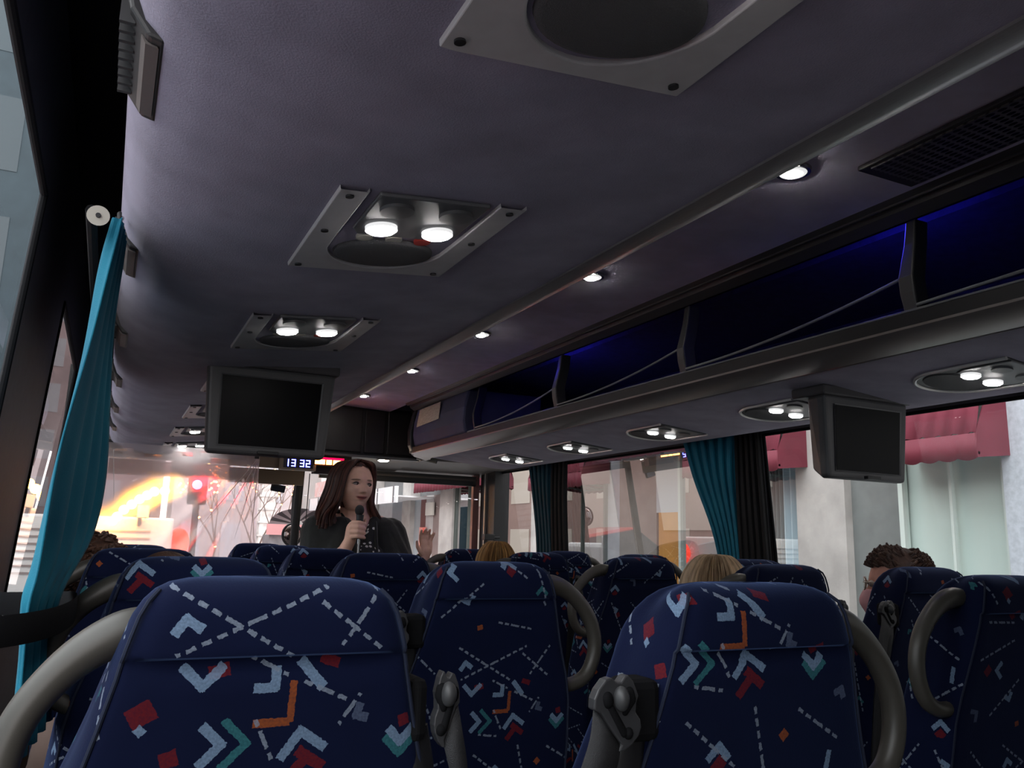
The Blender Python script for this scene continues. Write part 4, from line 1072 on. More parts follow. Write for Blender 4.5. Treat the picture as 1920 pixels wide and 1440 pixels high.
# --- standing woman with microphone
WH = .262; wc = Vector((1.158, 4.28, 1.436)); wrz = radians(12); wt = radians(3)
WO = Vector((1.19, 4.34, -.12))
wroot = empty('person', WO, 'standing woman with long auburn hair and black jacket speaking into a microphone', 'person')
q = lambda x, y, z: Vector((x, y, z))-WO
SKW = skin_mat('guide_skin', (.80,.47,.35), (.34,.07,.065), (.11,.05,.035), (tuple(wc-WO), wrz), WH)
m = MB(); R = head_into(m, wc-WO, WH, wrz, wt, 1.06, 1.0, 110, 90)
m.cap(q(1.165, 4.31, 1.38), q(1.19, 4.34, 1.27), .070, .082)
m.cap(q(1.19, 4.35, 1.24), q(1.19, 4.35, 1.05), .105, .13); m.cap(q(1.08, 4.34, 1.22), q(1.31, 4.34, 1.22), .075, .075); m.cap(q(1.19, 4.35, 1.05), q(1.19, 4.36, .80), .145, .17)
m.ell(q(1.19, 4.28, 1.09), (.14, .08, .09))
# arms
m.cap(q(1.00, 4.34, 1.19), q(.985, 4.26, .965), .070, .055); m.cap(q(.985, 4.26, .965), q(1.085, 4.13, 1.10), .055, .034); m.cap(q(1.085, 4.13, 1.10), q(1.105, 4.10, 1.155), .033, .030)
m.cap(q(1.385, 4.34, 1.18), q(1.47, 4.30, .95), .070, .055); m.cap(q(1.47, 4.30, .95), q(1.535, 4.20, 1.07), .05, .032)
# legs
for s_ in (-1, 1):
    m.cap(q(1.19+s_*.09, 4.36, .78), q(1.19+s_*.09, 4.35, .36), .105, .068); m.cap(q(1.19+s_*.09, 4.35, .36), q(1.19+s_*.09, 4.37, -.04), .064, .042); m.cap(q(1.19+s_*.09, 4.37, -.075), q(1.19+s_*.10, 4.24, -.085), .036, .028)
# right hand gripping the microphone (shaft at x 1.138, y 4.075)
mx_, my_ = 1.140, 4.070
m.cap(q(1.105, 4.10, 1.155), q(1.112, 4.098, 1.215), .030, .031); m.cap(q(1.104, 4.105, 1.165), q(1.118, 4.104, 1.222), .028, .028)
for k in range(4):
    z = 1.242-.0225*k; e = (.0, .004, .003, -.002)[k]
    pts = [q(mx_-.036, my_+.026, z-.006), q(mx_-.034-e, my_-.012, z+.002), q(mx_-.016, my_-.032-e, z+.003), q(mx_+.010, my_-.031-e, z-.001), q(mx_+.025, my_-.012, z-.004)]
    rr_ = [.0125, .0120, .0110, .0100, .0088]
    for a in range(4): m.cap(pts[a], pts[a+1], rr_[a], rr_[a+1], 12)
tp_ = [q(mx_-.012, my_+.036, 1.196), q(mx_+.012, my_+.034, 1.222), q(mx_+.028, my_+.018, 1.244), q(mx_+.030, my_-.004, 1.258)]
for a in range(3): m.cap(tp_[a], tp_[a+1], (.014, .0125, .011)[a], (.0125, .011, .009)[a], 12)
# left hand raised, fingers up and slightly bent
wl2 = q(1.535, 4.20, 1.07)
m.cap(wl2, wl2+Vector((.006, -.01, .045)), .028, .030); m.cap(wl2+Vector((-.012, -.012, .035)), wl2+Vector((-.010, -.014, .085)), .022, .020); m.cap(wl2+Vector((.018, -.012, .035)), wl2+Vector((.022, -.014, .080)), .020, .018)
for k in range(4):
    x = -.026+.0175*k; L = (.060, .070, .066, .050)[k]
    a = wl2+Vector((x, -.014, .090)); b = a+Vector((x*.25, -.008, L*.5)); c_ = b+Vector((x*.1, -.020, L*.42))
    m.cap(a, b, .0100, .0092, 10); m.cap(b, c_, .0092, .0075, 10)
m.cap(wl2+Vector((-.022, -.012, .030)), wl2+Vector((-.046, -.020, .062)), .012, .010, 10); m.cap(wl2+Vector((-.046, -.020, .062)), wl2+Vector((-.052, -.026, .088)), .010, .008, 10)
m.build('body', SKW, wroot, remesh=.0042)
# eyes
for s_ in (-1, 1):
    def he(x, y, z): return (wc-WO) + R @ (Vector((x, y, z))*WH)
    m = MB(); m.ell(he(s_*.140, -.322, .030), (.0155, .0135, .0105), 18, 12); e = m.build('eye', mat('eye_white', (.30,.25,.23), .3), wroot)
    m = MB(); m.ell(he(s_*.140+.014, -.352, .027), (.0088, .0052, .0085), 14, 10); m.build('iris', mat('dark_iris', (.02,.012,.010), .2), e)
    m = MB(); m.tube([he(s_*.140-.062, -.345, .032), he(s_*.140-.02, -.372, .052), he(s_*.140+.025, -.372, .050), he(s_*.140+.065, -.345, .030)], [.0016,.0032,.0032,.0014], 6); m.build('eyelashes', mat('dark_lashes', (.02,.01,.008), .6), e)
# hair
HW = hair_mat('hair_auburn', (.062,.020,.014), (.020,.008,.007), 55); HW2 = hair_mat('hair_auburn_light', (.13,.045,.030), (.05,.018,.013), 55)
m = cap_mesh(wc-WO, WH, R, (1.07, 1.07, 1.045), lambda p: p.z > -.45 and (p.y > -.10 or p.z > .375-1.2*p.x*p.x), wob=.006)
hr = m.build('hair', HW, wroot)
def path(u, rnd):
    s_ = -1 if u < .56 else 1
    d = rnd.uniform(-.30, .42)            # depth
    j = rnd.uniform(-.03, .03)
    if s_ < 0: return [(-.02, d*.4-.05, .515), (-.19+j, d-.02, .455), (-.325+j, d, .23), (-.375+j, d+.02, -.08), (-.43+j*2, d+.03, -.36), (-.50+j*4, d*.6+.05, -.58+rnd.uniform(-.10, .05)), (-.50+j*6, d*.4+.0, -.78+rnd.uniform(-.14, .06))]
    return [(.0, d*.4-.05, .515), (.19+j, d-.02, .445), (.315+j, d+.08, .20), (.335+j, d+.12, -.10), (.345+j, d+.10, -.34), (.48+j*3, d*.5+.0, -.55), (.62+j*5, d*.3-.05, -.72+rnd.uniform(-.05, .05))]
locks(wc-WO, R, WH, 120, path, .042, 21, .45).build('hair_locks', [HW, HW2], hr)
# clothes
JK = mat('black_jacket_cloth', (.012,.013,.012), .85, noise=.4, nscale=14, col2=(.006,.006,.006), bump=.6, bscale=28, sheen=.25)
m = MB()
m.cap(q(1.19, 4.385, 1.15), q(1.19, 4.36, 1.03), .115, .20); m.cap(q(1.05, 4.355, 1.205), q(1.10, 4.37, 1.265), .085, .055); m.cap(q(1.33, 4.355, 1.20), q(1.28, 4.37, 1.262), .085, .055)
m.cap(q(1.19, 4.36, 1.03), q(1.19, 4.37, .72), .205, .215)
m.cap(q(1.105, 4.29, 1.20), q(1.075, 4.235, 1.00), .080, .105); m.cap(q(1.315, 4.29, 1.20), q(1.345, 4.24, 1.00), .075, .105); m.cap(q(1.05, 4.24, 1.00), q(1.04, 4.26, .76), .10, .11); m.cap(q(1.34, 4.25, 1.00), q(1.34, 4.26, .76), .10, .11)
m.cap(q(1.00, 4.345, 1.195), q(.975, 4.26, .965), .094, .075); m.cap(q(.975, 4.26, .965), q(1.055, 4.155, 1.062), .072, .052)
m.cap(q(1.385, 4.345, 1.19), q(1.475, 4.30, .95), .094, .072); m.cap(q(1.33, 4.31, 1.19), q(1.42, 4.28, 1.00), .095, .10); m.cap(q(1.05, 4.31, 1.19), q(1.02, 4.28, 1.00), .09, .09); m.cap(q(1.475, 4.30, .95), q(1.525, 4.215, 1.055), .068, .046)
m.build('jacket', JK, wroot, remesh=.009)
# collar edges
m = MB()
for s_ in (-1, 1): m.tube([q(1.195+s_*.085, 4.32, 1.285), q(1.195+s_*.080, 4.25, 1.245), q(1.205+s_*.060, 4.195, 1.16), q(1.215+s_*.050, 4.150, 1.05), q(1.215+s_*.05, 4.145, .9)], [.016,.020,.022,.020,.02], 10, flat=.5)
m.build('jacket_lapels', JK, wroot)
# dotted dress
dm = bpy.data.materials.new('black_dotted_dress'); dm.use_nodes = True; n, l = nodes_of(dm); b = n['Principled BSDF']
t_ = n.new('ShaderNodeTexCoord'); vo = n.new('ShaderNodeTexVoronoi'); vo.inputs['Scale'].default_value = 34; l.new(t_.outputs['Object'], vo.inputs['Vector'])
r_ = n.new('ShaderNodeValToRGB'); r_.color_ramp.interpolation = 'CONSTANT'; r_.color_ramp.elements[0].color = (.62,.60,.55,1); r_.color_ramp.elements[1].position = .26; r_.color_ramp.elements[1].color = (.008,.008,.009,1)
l.new(vo.outputs['Distance'], r_.inputs[0]); l.new(r_.outputs[0], b.inputs['Base Color']); b.inputs['Roughness'].default_value = .8
m = MB(); m.ell(q(1.215, 4.235, 1.055), (.13, .105, .105)); m.cap(q(1.235, 4.215, 1.13), q(1.275, 4.270, 1.255), .042, .030); m.cap(q(1.21, 4.26, 1.04), q(1.20, 4.28, .70), .115, .14)
m.build('dress', dm, wroot, remesh=.007)
m = MB(); m.cap(q(1.19-.09, 4.37, -.085), q(1.19-.10, 4.23, -.092), .042, .034); m.cap(q(1.19+.09, 4.37, -.085), q(1.19+.10, 4.23, -.092), .042, .034); m.build('shoes', BLACKM, wroot)
m = MB()
for s_ in (-1, 1): m.cap(q(1.19+s_*.095, 4.36, .76), q(1.19+s_*.095, 4.35, .36), .125, .085); m.cap(q(1.19+s_*.095, 4.35, .36), q(1.19+s_*.095, 4.37, .0), .082, .065)
m.build('trousers', MATS['dark_trousers'], wroot, remesh=.014)
m = MB(); m.tube([q(1.104, 4.058, 1.243), q(1.108, 4.048, 1.240), q(1.120, 4.0395, 1.240), q(1.128, 4.038, 1.242)], .0022, 6); m.build('ring', METAL, wroot)
# microphone
mic = empty('microphone', (mx_, my_, 1.20), 'black handheld microphone held in the standing woman\'s hand', 'microphone')
m = MB(); m.ell((-.004, 0, .105), (.023, .023, .027), 20, 14); m.build('mic_head', mat('mic_black_mesh', (.012,.011,.012), .55, bump=.8, bscale=500), mic)
m = MB(); m.cyl((0, 0, -.035), .012, .118, seg=20, r2=.019); m.build('mic_handle', BLACK, mic)
m = MB(); m.cyl((0, 0, -.060), .0075, .026, seg=16); m.tube([(0, 0, -.055), (.001, 0, -.10), (.003, -.003, -.16), (0, .0, -.30)], [.0062,.0055,.005,.005], 8); m.build('mic_cable', mat('silver_plug', (.5,.5,.5), .25, metal=.8), mic, label='bright plug and cable')

# ------------------------------------------------------------------ street outside
GZ = -1.10
ROAD = mat('wet_asphalt', (.30,.30,.31), .35, noise=.2, nscale=2)
MB().box(-30, 3.3, -14, 90, GZ-.1, GZ).build('road', ROAD, smooth=False, kind='structure')
MB().box(3.3, 14, -14, 90, GZ-.1, GZ+.14).build('sidewalk', mat('pale_paving', (.42,.41,.40), .8, noise=.15, nscale=3), smooth=False, kind='structure')
MB().box(-30, -6.5, -14, 90, GZ-.05, GZ+.14).build('far_sidewalk', mat('pale_paving', (.42,.41,.40), .8), smooth=False, kind='structure')
CONC = mat('pale_stone_pillar', (.38,.36,.34), .85, noise=.16, nscale=3.5, bump=.2, bscale=60)
STONE2 = mat('bluish_speckled_stone', (.42,.45,.49), .8, noise=.12, nscale=30)
GREYW = mat('grey_render', (.16,.165,.165), .85, noise=.12, nscale=4)
BLIND = mat('pale_green_window_blind', (.58,.68,.63), .35, noise=.03, nscale=2)
AWN = mat('maroon_awning_canvas', (.13,.014,.028), .75, noise=.12, nscale=5)
AWN2 = mat('lighter_maroon_canvas', (.19,.028,.050), .75, noise=.1, nscale=5)
AMB = mat('amber_hoarding', (.52,.25,.055), .7, noise=.1, nscale=3)  # plain amber base colour, no emission
FRAMEW = mat('pale_green_frame', (.55,.62,.58), .5)
STEEL = mat('dark_green_steel', (.07,.085,.075), .5)
FX = 5.5
bw = empty('street_building', (FX, 8, GZ+.14), 'long shop building of pale stone pillars and windows beyond the right-hand bus windows', 'building')
BO = Vector(bw.location)
def bb(m, x0, x1, y0, y1, z0, z1): return m.box(x0-BO.x, x1-BO.x, y0-BO.y, y1-BO.y, z0-BO.z, z1-BO.z)
m = MB(); bb(m, FX+.12, FX+.4, -12, 22, GZ, 9); m.build('wall', GREYW, bw, smooth=False)
m = MB(); bb(m, FX-.02, FX+.12, -12, 22, 2.62, 9); m.build('upper_wall', CONC, bw, smooth=False)
for y0, y1, mt_ in ((2.70,3.565,STONE2),(4.915,5.445,CONC),(10.0,10.5,CONC),(13.50,14.12,CONC),(15.75,16.25,CONC),(18.2,18.9,CONC),(20.9,21.9,CONC),(-2.2,-1.4,CONC),(-6.2,-5.3,CONC),(.2,.9,CONC)):
    m = MB(); bb(m, FX-.08, FX+.14, y0, y1, GZ+.1, 2.7); m.build('pillar', mt_, bw, smooth=False)
m = MB(); bb(m, FX+.0, FX+.14, 4.43, 4.93, GZ+.1, 2.7); m.build('recess_panel', mat('dark_grey_stone', (.155,.165,.16), .8, noise=.1, nscale=6), bw, smooth=False)
CURW = mat('white_pleated_window_curtain', (.60,.66,.66), .8); CURB = mat('pale_blue_pleated_curtain', (.45,.58,.64), .8); CURG = mat('grey_pleated_curtain', (.20,.24,.24), .8)
def pleats(y0, y1, z0, z1, mt, n_, amp=.03):
    m = MB(); rows = []
    N = n_*6
    for z in (z0, z1):
        rows.append([(FX+.05+amp*sin(2*pi*n_*i/N)-BO.x, y0+(y1-y0)*i/N-BO.y, z-BO.z) for i in range(N+1)])
    m.loft(rows, caps=False, closed=False); m.build('window_curtain', mt, bw)
def wbay(y0, y1, z0=-.4, z1=2.35, mull=(), fr=FRAMEW, glass=True):
    m = MB(); t = .02
    for a in (y0, y1): bb(m, FX-.04, FX+.02, a-t, a+t, z0, z1)
    for a in mull: bb(m, FX-.03, FX+.01, a-.010, a+.010, z0, z1)
    for a in (z0, z1): bb(m, FX-.04, FX+.02, y0, y1, a-t, a+t)
    f = m.build('window_frame', fr, bw, smooth=False)
    if glass:
        m = MB(); m.add([(FX-.005-BO.x, y0-BO.y, z0-BO.z), (FX-.005-BO.x, y1-BO.y, z0-BO.z), (FX-.005-BO.x, y1-BO.y, z1-BO.z), (FX-.005-BO.x, y0-BO.y, z1-BO.z)], [(0,1,2,3)])
        m.build('pane', glass_mat('shop_glass', (.96,.97,.97), 0, 1.35), f, smooth=False)
# bay with pale green blinds
m = MB(); bb(m, FX+.04, FX+.06, 3.57, 4.43, -.4, 2.5); m.build('window_blind', BLIND, bw, smooth=False)
wbay(3.585, 4.415, mull=(4.0,))
# curtained bay behind the right black curtain
pleats(5.47, 5.72, -.4, 2.4, CURB, 3); pleats(5.72, 5.86, -.4, 2.4, CURG, 3); pleats(5.86, 6.10, -.4, 2.4, CURW, 5); pleats(6.10, 7.1, -.4, 2.4, CURW, 14)
wbay(5.46, 7.16, mull=(5.90, 6.5))
# amber hoarding and grey stone
m = MB(); bb(m, FX+.0, FX+.10, 7.20, 7.58, GZ+.1, 1.53); m.build('amber_panel', AMB, bw, smooth=False)
m = MB(); bb(m, FX+.0, FX+.11, 7.20, 7.62, 1.53, 2.4); m.build('white_panel', mat('pale_panel', (.45,.48,.50), .7), bw, smooth=False)
m = MB(); bb(m, FX+.0, FX+.13, 7.62, 8.36, GZ+.1, 2.7); m.build('taupe_panel', mat('taupe_stone', (.24,.215,.19), .8, noise=.1, nscale=5), bw, smooth=False)
m = MB(); bb(m, FX+.0, FX+.13, 8.36, 8.62, GZ+.1, 2.7); m.build('grey_panel', mat('light_grey_stone', (.36,.37,.39), .8, noise=.1, nscale=5), bw, smooth=False)
pleats(8.62, 9.0, -.4, 2.4, CURB, 6); pleats(9.0, 9.35, -.4, 2.4, CURG, 5); pleats(9.35, 9.98, -.4, 2.4, CURW, 7)
wbay(8.64, 9.96, mull=(9.2,), fr=STEEL)
# bays further on
for (a, b, mt_) in ((10.5,11.4,CURG),(11.4,12.0,CURW),(12.0,12.55,CURB),(12.55,12.95,CURB),(12.95,13.5,CURW)): pleats(a, b, -.4, 2.4, mt_, 5)
wbay(10.5, 13.5, mull=(11.5, 12.3, 12.93), fr=STEEL)
for (a, b, c_) in ((14.12,14.7,(.22,.17,.16)),(14.7,15.1,(.44,.42,.41)),(15.1,15.4,(.14,.05,.045)),(15.4,15.75,(.33,.36,.38)),(16.25,17.2,(.22,.24,.26)),(17.2,18.2,(.44,.45,.46)),(18.9,20.9,(.2,.23,.26))):
    m = MB(); bb(m, FX+.02, FX+.13, a, b, GZ+.1, 2.0); m.build('shop_front_panel', mat('shopfront_%d' % int(a*10), c_, .5, noise=.08, nscale=5), bw, smooth=False)
# red poster with figures and a little board
m = MB(); bb(m, FX-.03, FX-.01, 14.95, 15.30, .5, 1.40); m.build('red_poster', mat('red_poster_paper', (.80,.10,.07), .6, noise=.5, nscale=7, col2=(.75,.45,.38)), bw, smooth=False)
m = MB(); bb(m, FX-.05, FX-.02, 14.55, 14.95, 1.62, 1.86); m.build('hanging_board', mat('cream_board', (.55,.53,.48), .6), bw, smooth=False)
# awnings
def awning(y0, y1, zb, zt, proj, label, drop=.16, ribs=4):
    root = empty('awning', (FX, (y0+y1)/2, zb), label, 'awning', 'maroon awnings on the street building'); o = Vector(root.location)
    m = MB(); prof = [(FX-.02, zt), (FX-proj*.35, zt-.10*(zt-zb)), (FX-proj*.7, zt-.35*(zt-zb)), (FX-proj, zb+drop)]
    N = 24
    m.loft([[(x-o.x, y0+(y1-y0)*i/N-o.y, z-o.z+.012*sin(i*1.7)) for x, z in prof] for i in range(N+1)], caps=False, closed=False)
    q = m.build('canopy', AWN2, root); q.modifiers.new('s', 'SOLIDIFY').thickness = .006
    m = MB(); N = max(10, int((y1-y0)/.02)); rows = []
    rows.append([(FX-proj-o.x, y0+(y1-y0)*i/N-o.y, zb+drop-o.z) for i in range(N+1)])
    rows.append([(FX-proj-.004+.006*sin(i*.9)-o.x, y0+(y1-y0)*i/N-o.y, zb-.018*abs(sin(pi*i/(N/((y1-y0)/.14))))-o.z) for i in range(N+1)])
    m.loft(rows, caps=False, closed=False); q = m.build('scalloped_valance', AWN, root); q.modifiers.new('s', 'SOLIDIFY').thickness = .006
    for y in (y0, y1):
        m = MB(); m.add([(FX-.02-o.x, y-o.y, zt-o.z), (FX-proj-o.x, y-o.y, zb+drop-o.z), (FX-proj-o.x, y-o.y, zb-o.z), (FX-.02-o.x, y-o.y, zb+.04-o.z)], [(0,1,2,3)]); q = m.build('side_flap', AWN, root, smooth=False); q.modifiers.new('s', 'SOLIDIFY').thickness = .006
    m = MB()
    for i in range(ribs): 
        y = y0+(y1-y0)*(i+.5)/ribs; m.tube([(FX-.02-o.x, y-o.y, zb+.06-o.z), (FX-proj+.02-o.x, y-o.y, zb+.03-o.z)], .010, 6)
    m.tube([(FX-proj+.02-o.x, y0-o.y, zb+.03-o.z), (FX-proj+.02-o.x, y1-o.y, zb+.03-o.z)], .012, 6)
    m.build('awning_frame', STEEL, root)
awning(3.50, 4.30, 1.795, 2.75, .42, 'maroon scalloped awning right of the right monitor above the pale green window')
awning(5.30, 6.60, 1.84, 2.75, .42, 'maroon awning between the black curtain and the right monitor')
awning(8.55, 9.95, 1.86, 2.75, .42, 'maroon awning seen beside the dark teal curtain through the middle window')
awning(6.95, 8.3, 2.12, 2.95, .42, 'maroon awning high above the amber panel')
awning(12.1, 14.6, 2.02, 2.85, .42, 'pinkish maroon awning seen through the right windscreen pane')
# white canopy
cn = empty('entrance_canopy', (5.2, 17, 1.95), 'white and glass entrance canopy right of the standing woman outside', 'canopy'); o = Vector(cn.location)
m = MB(); m.box(4.75-o.x, 5.5-o.x, 14.6-o.y, 21.5-o.y, 1.93-o.z, 1.96-o.z); m.build('canopy_deck', mat('white_canopy', (.75,.76,.77), .5), cn, smooth=False)
m = MB(); m.box(4.70-o.x, 4.75-o.x, 14.5-o.y, 21.6-o.y, 1.82-o.z, 2.12-o.z); m.build('fascia', mat('white_fascia', (.80,.82,.84), .3, noise=.12, nscale=2.5), cn, smooth=False)
for k in range(8):
    m = MB(); m.box(4.685-o.x, 4.70-o.x, 14.6+k-o.y, 14.64+k-o.y, 1.82-o.z, 2.12-o.z); m.build('fascia_joint', MIDGREY, cn, smooth=False)
m = MB(); m.box(4.68-o.x, 4.70-o.x, 17.5-o.y, 21-o.y, 2.14-o.z, 2.5-o.z); m.build('pink_sign', mat('pink_faded_sign', (.70,.38,.36), .6, noise=.4, nscale=6, col2=(.70,.60,.58)), cn, smooth=False)
# buildings ahead
def far_building(label, x0, x1, y0, y1, h, colr, wins, wc_, face='y', rs=1, cat='building'):
    root = empty('building', ((x0+x1)/2, (y0+y1)/2, GZ), label, cat, 'buildings along the street ahead'); o = Vector(root.location)
    m = MB(); m.box(x0-o.x, x1-o.x, y0-o.y, y1-o.y, 0, h); m.build('wall', mat('facade_'+str(len(bpy.data.materials)), colr, .85, noise=.10, nscale=1.2), root, smooth=False)
    nx_, nz_ = wins; wmt = mat('far_window_'+str(wc_), wc_, .3)
    for i in range(nx_):
        for j in range(nz_):
            z0_ = .9 + (h-1.4)*j/nz_; hz = (h-1.4)/nz_*.62
            m = MB()
            if face == 'y':
                wd = (x1-x0)/nx_; a = x0+wd*(i+.25); m.box(a-o.x, a+wd*.5-o.x, y0-.03-o.y, y0+.02-o.y, z0_, z0_+hz)
            elif face == '+x':
                wd = (y1-y0)/nx_; a = y0+wd*(i+.25); m.box(x1-.02-o.x, x1+.03-o.x, a-o.y, a+wd*.5-o.y, z0_, z0_+hz)
            m.build('window', wmt, root, smooth=False)
    return root
far_building('tall pale building closing the street far ahead', 3.0, 13, 46, 50, 17, (.36,.31,.31), (5,5), (.35,.35,.38))
far_building('tall grey building far ahead behind the amber street lights', -8, 2.8, 52, 56, 17, (.30,.21,.21), (6,6), (.30,.27,.29))
far_building('pale building with dark balconies right of the windscreen pillar', 6.2, 13, 27, 31, 10, (.42,.40,.39), (5,4), (.24,.24,.25))
far_building('bluish grey building outside the nearest left window', -12, -7.0, -10, 9.6, 5, (.58,.64,.68), (6,2), (.45,.54,.60), '+x')
far_building('dark brick building along the left side of the street', -12, -7.0, 10, 42, 11, (.16,.10,.085), (8,3), (.30,.26,.22), '+x')
far_building('slate blue tower added to block bright sky in the nearest left window', -28, -4.3, 43, 51, 55, (.026,.042,.052), (5,9), (.022,.037,.046))  # invented tower, hides the bright sky so the pane reads grey-blue
# lattice column and kiosk with striped dome
lc = empty('stone_clock_pillar', (5.05, 30, GZ+.14), 'tall pale carved pillar seen left of the small driver mirror', 'pillar')
m = MB(); m.box(-.25, .25, -.25, .25, 0, 4.3); 
for k in range(9): m.box(-.30, .30, -.30, .30, .3+.45*k, .36+.45*k)
m.build('shaft', mat('white_carved_stone', (.70,.66,.64), .8, noise=.3, nscale=4), lc, smooth=False)
ks = empty('domed_kiosk', (4.55, 22.4, GZ+.14), 'street kiosk with a striped domed awning and pink valance', 'kiosk')
m = MB(); m.box(-.75, .75, -.5, .5, 0, 2.15); m.build('kiosk_body', mat('kiosk_glass_grey', (.25,.24,.25), .4, noise=.3, nscale=4), ks, smooth=False)
m = MB(); m.box(-.85, .85, -.68, -.60, 2.15, 2.42); m.build('pink_valance', mat('pink_valance', (.72,.34,.34), .7), ks, smooth=False)
for k in range(14):
    a0, a1 = pi*k/14, pi*(k+1)/14
    m = MB(); R_ = []
    for a in (a0, a1):
        R_.append([(-.80*cos(a)*cos(b_), -.62+.5*sin(b_)*1.0, 2.42+.42*sin(a)*cos(b_)**.7) for b_ in [pi/2*i/8 for i in range(8)]])
    m.loft(R_, caps=False, closed=False); m.build('dome_stripe', mat('dome_dark', (.06,.055,.06), .6) if k % 2 else mat('dome_grey', (.40,.36,.37), .6), ks)
# bare tree with amber lights
def tree(label, x, y, h, seed, lit):
    rnd = random.Random(seed); root = empty('bare_tree', (x, y, GZ+.14), label, 'tree', 'street trees ahead')
    m = MB(); tips = []
    def br(p, d, L, r, lv):
        e = p+d*L; m.tube([p, (p+e)/2+Vector((rnd.uniform(-.04, .04)*L, rnd.uniform(-.04, .04)*L, 0)), e], [r, r*.85, r*.6], 5)
        if lv == 0: tips.append(e); return
        for k in range(3 if lv > 1 else 2):
            nd = (d+Vector((rnd.uniform(-.75, .75), rnd.uniform(-.75, .75), rnd.uniform(-.1, .5)))).normalized(); br(e, nd, L*rnd.uniform(.55, .75), r*.55, lv-1); tips.append(e)
    br(Vector((0, 0, 0)), Vector((0, 0, 1)), h*.38, .055, 4)
    m.build('branches', mat('bare_bark', (.20,.14,.12), .9), root)
    if lit:
        g = MB()
        for t in rnd.sample(tips, min(70, len(tips))): g.ell(t, (.035, .035, .035), 6, 4)
        g.build('fairy_lights', mat('amber_fairy_lit', (1,.5,.1), .5, emit=(1,.42,.12), estr=9), root, kind='stuff')
tree('bare tree strung with amber lights ahead, beside the windscreen pillar', 5.9, 33.5, 5.2, 4, True)
tree('bare tree with amber lights further left ahead', 3.1, 27, 4.6, 8, True)
tree('bare dark tree at the right kerb ahead', 4.0, 25.0, 4.2, 12, False)

# ------------------------------------------------------------------ vehicles
WHITEP = mat('white_truck_paint', (.75,.72,.70), .4)
TAIL = mat('red_tail_lit', (1,.05,.03), .4, emit=(1.0,.05,.02), estr=14)
AML = mat('amber_lamp_lit', (1,.6,.1), .4, emit=(1.0,.40,.03), estr=34)
REDL = mat('red_lamp_lit', (1,.1,.1), .4, emit=(1.0,.02,.04), estr=30)
tk = empty('works_truck', (-.35, 12, GZ), 'white works truck ahead on the left carrying a slanting row of amber lamps', 'truck')
m = MB(); m.box(-1.15, 1.18, 0, 4.2, .55, 2.46); m.build('truck_body', WHITEP, tk, smooth=False, bevel=.03)
m = MB(); m.box(.72, .86, .0, .15, 2.46, 2.62); m.build('roof_box', WHITEP, tk, smooth=False)
m = MB(); m.box(-1.1, 1.1, 4.3, 6.0, .55, 2.3); m.build('cab', WHITEP, tk, smooth=False, bevel=.1)
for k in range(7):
    m = MB(); m.box(-.95, .90, -.012, .0, 1.72+.09*k, 1.745+.09*k); m.build('shutter_slat', mat('shutter_slat_grey', (.30,.24,.23), .6), tk, smooth=False)  # thin grey slat lines across the white body
m = MB(); m.box(.98, 1.10, -.02, .0, 1.95, 2.08); m.build('small_plate', mat('plate_grey', (.35,.33,.4), .5), tk, smooth=False)
m = MB(); m.box(-1.1, 1.1, -.05, .1, .42, .56); m.build('bumper', DKGREY, tk, smooth=False)
for sx_ in (-1, 1):
    for yy in (.9, 3.4, 5.3):
        m = MB(); m.cyl((sx_*.98-.12, yy, .42), .42, .24, 'x', 24); m.build('wheel', BLACKM, tk, auto=30)
m = MB(); m.box(-1.12, -1.02, -.03, .0, 1.9, 2.35); m.build('tail_lamp', TAIL, tk, smooth=False)
ab = empty('arrow_board', (.40, 11.75, 1.35), 'slanting row of glaring amber warning lamps seen through the plastic sheet', 'lamp board')
for x, z in ((.085,1.30),(.13,1.355),(.20,1.445),(.285,1.515),(.37,1.585),(.455,1.64),(.535,1.69),(.66,1.705)):
    m = MB(); m.ell((x-.40, 0, z-1.35), (.062, .03, .062), 16, 10); m.build('amber_lamp', AML, ab)
m = MB(); m.tube([(-.34,.06,-.06),(-.12,.06,.15),(.12,.06,.32),(.30,.06,.36)], .02, 8); m.build('board_bar', DKGREY, ab)
m = MB(); m.box(-.02, .02, .03, .26, -.10, .0); m.build('board_bracket', DKGREY, ab, smooth=False)
tf = empty('traffic_signal', (1.27, 14, GZ), 'red glowing signal lamp on a pole ahead, seen through the plastic sheet', 'traffic light')
m = MB(); m.tube([(0, .05, 0), (0, .05, 3.3)], .05, 10); m.build('pole', DKGREY, tf)
m = MB(); m.box(-.14, .14, .0, .16, 2.72, 3.25); m.build('signal_head', BLACK, tf, smooth=False, bevel=.02)
m = MB(); m.ell((-.02, -.03, 3.03), (.075, .04, .075), 20, 12); m.build('red_lamp', REDL, tf)
bc = empty('road_beacon', (.98, 13, GZ), 'round red road beacon beside the white truck ahead', 'beacon')
m = MB(); m.cyl((0, 0, 0), .02, 1.98, seg=10); m.build('beacon_post', DKGREY, bc)
m = MB(); m.ell((0, 0, 2.14), (.15, .06, .20), 20, 12); m.build('beacon_lens', mat('red_beacon_plastic', (.85,.08,.05), .4, emit=(1,.06,.03), estr=.9), bc)
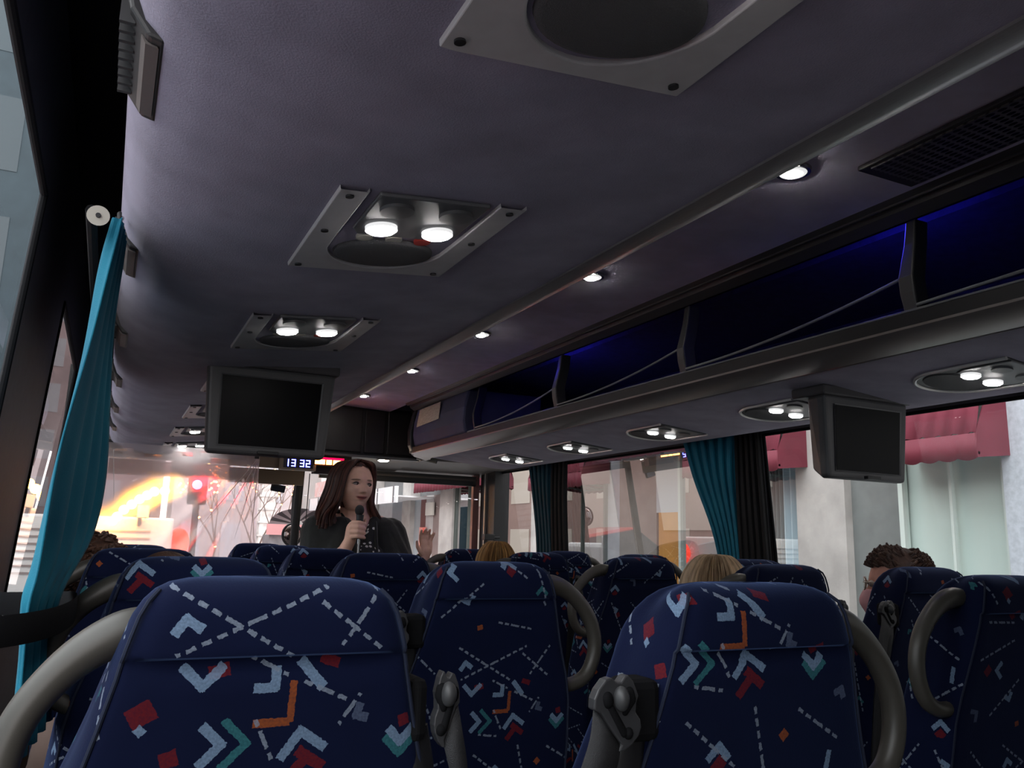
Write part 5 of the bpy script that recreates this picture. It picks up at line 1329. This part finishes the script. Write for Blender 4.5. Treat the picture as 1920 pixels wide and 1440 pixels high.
def car(label, x, y, colr, mirror=False):
    root = empty('car', (x, y, GZ), label, 'car', 'cars in the left lanes')
    m = MB(); R_ = []
    prof = [(-2.15,.55,.62,.78),(-2.1,.35,.88,.84),(-1.3,.25,.98,.88),(-.9,.25,1.0,.88),(.9,.25,.98,.88),(1.7,.25,.88,.86),(2.1,.32,.74,.80),(2.18,.45,.62,.70)]
    for yy, zb, zt, hw in prof:
        R_.append([(-hw, yy, zb+.1), (-hw*.9, yy, zb), (hw*.9, yy, zb), (hw, yy, zb+.1), (hw, yy, zt-.12), (hw*.9, yy, zt), (-hw*.9, yy, zt), (-hw, yy, zt-.12)])
    m.loft(R_); m.build('car_body', mat('paint_'+'_'.join(str(int(c*100)) for c in colr), colr, .25, coat=.5), root, auto=40, bevel=.02)
    m = MB(); m.loft([[(-.80, -1.75, .95), (.80, -1.75, .95), (.80, 1.15, .95), (-.80, 1.15, .95)], [(-.66, -1.1, 1.42), (.66, -1.1, 1.42), (.66, .35, 1.42), (-.66, .35, 1.42)]]); m.build('cabin_glass', mat('dark_car_glass', (.02,.025,.03), .08), root, smooth=False, bevel=.05)
    m = MB(); m.loft([[(-.67, -1.12, 1.41), (.67, -1.12, 1.41), (.67, .37, 1.41), (-.67, .37, 1.41)], [(-.58, -.95, 1.46), (.58, -.95, 1.46), (.58, .2, 1.46), (-.58, .2, 1.46)]]); m.build('roof', mat('paint_'+'_'.join(str(int(c*100)) for c in colr), colr, .25), root, smooth=False)
    for sx_ in (-1, 1):
        for yy in (-1.35, 1.35):
            m = MB(); m.cyl((sx_*.82-.1, yy, .33), .33, .20, 'x', 24); m.build('wheel', BLACKM, root, auto=30)
        m = MB(); m.box(sx_*.70-.14, sx_*.70+.14, -2.17, -2.06, .66, .80); m.build('tail_lamp', TAIL, root, smooth=False)
        m = MB(); m.box(sx_*.68-.12, sx_*.68+.12, 2.06, 2.17, .58, .68); m.build('headlamp', mat('headlamp_lit', (1,1,1), .3, emit=(1,.95,.85), estr=12), root, smooth=False)
car('dark saloon car in the next lane left of the coach', -2.9, 1.0, (.03,.03,.04))
car('silver saloon car ahead in the next lane on the left', -3.0, 7.5, (.45,.46,.48))
car('dark red saloon car further ahead on the left', -3.1, 14.5, (.25,.03,.03))
car('pale van-coloured saloon car far ahead in the right lane', 2.4, 24, (.65,.65,.66))
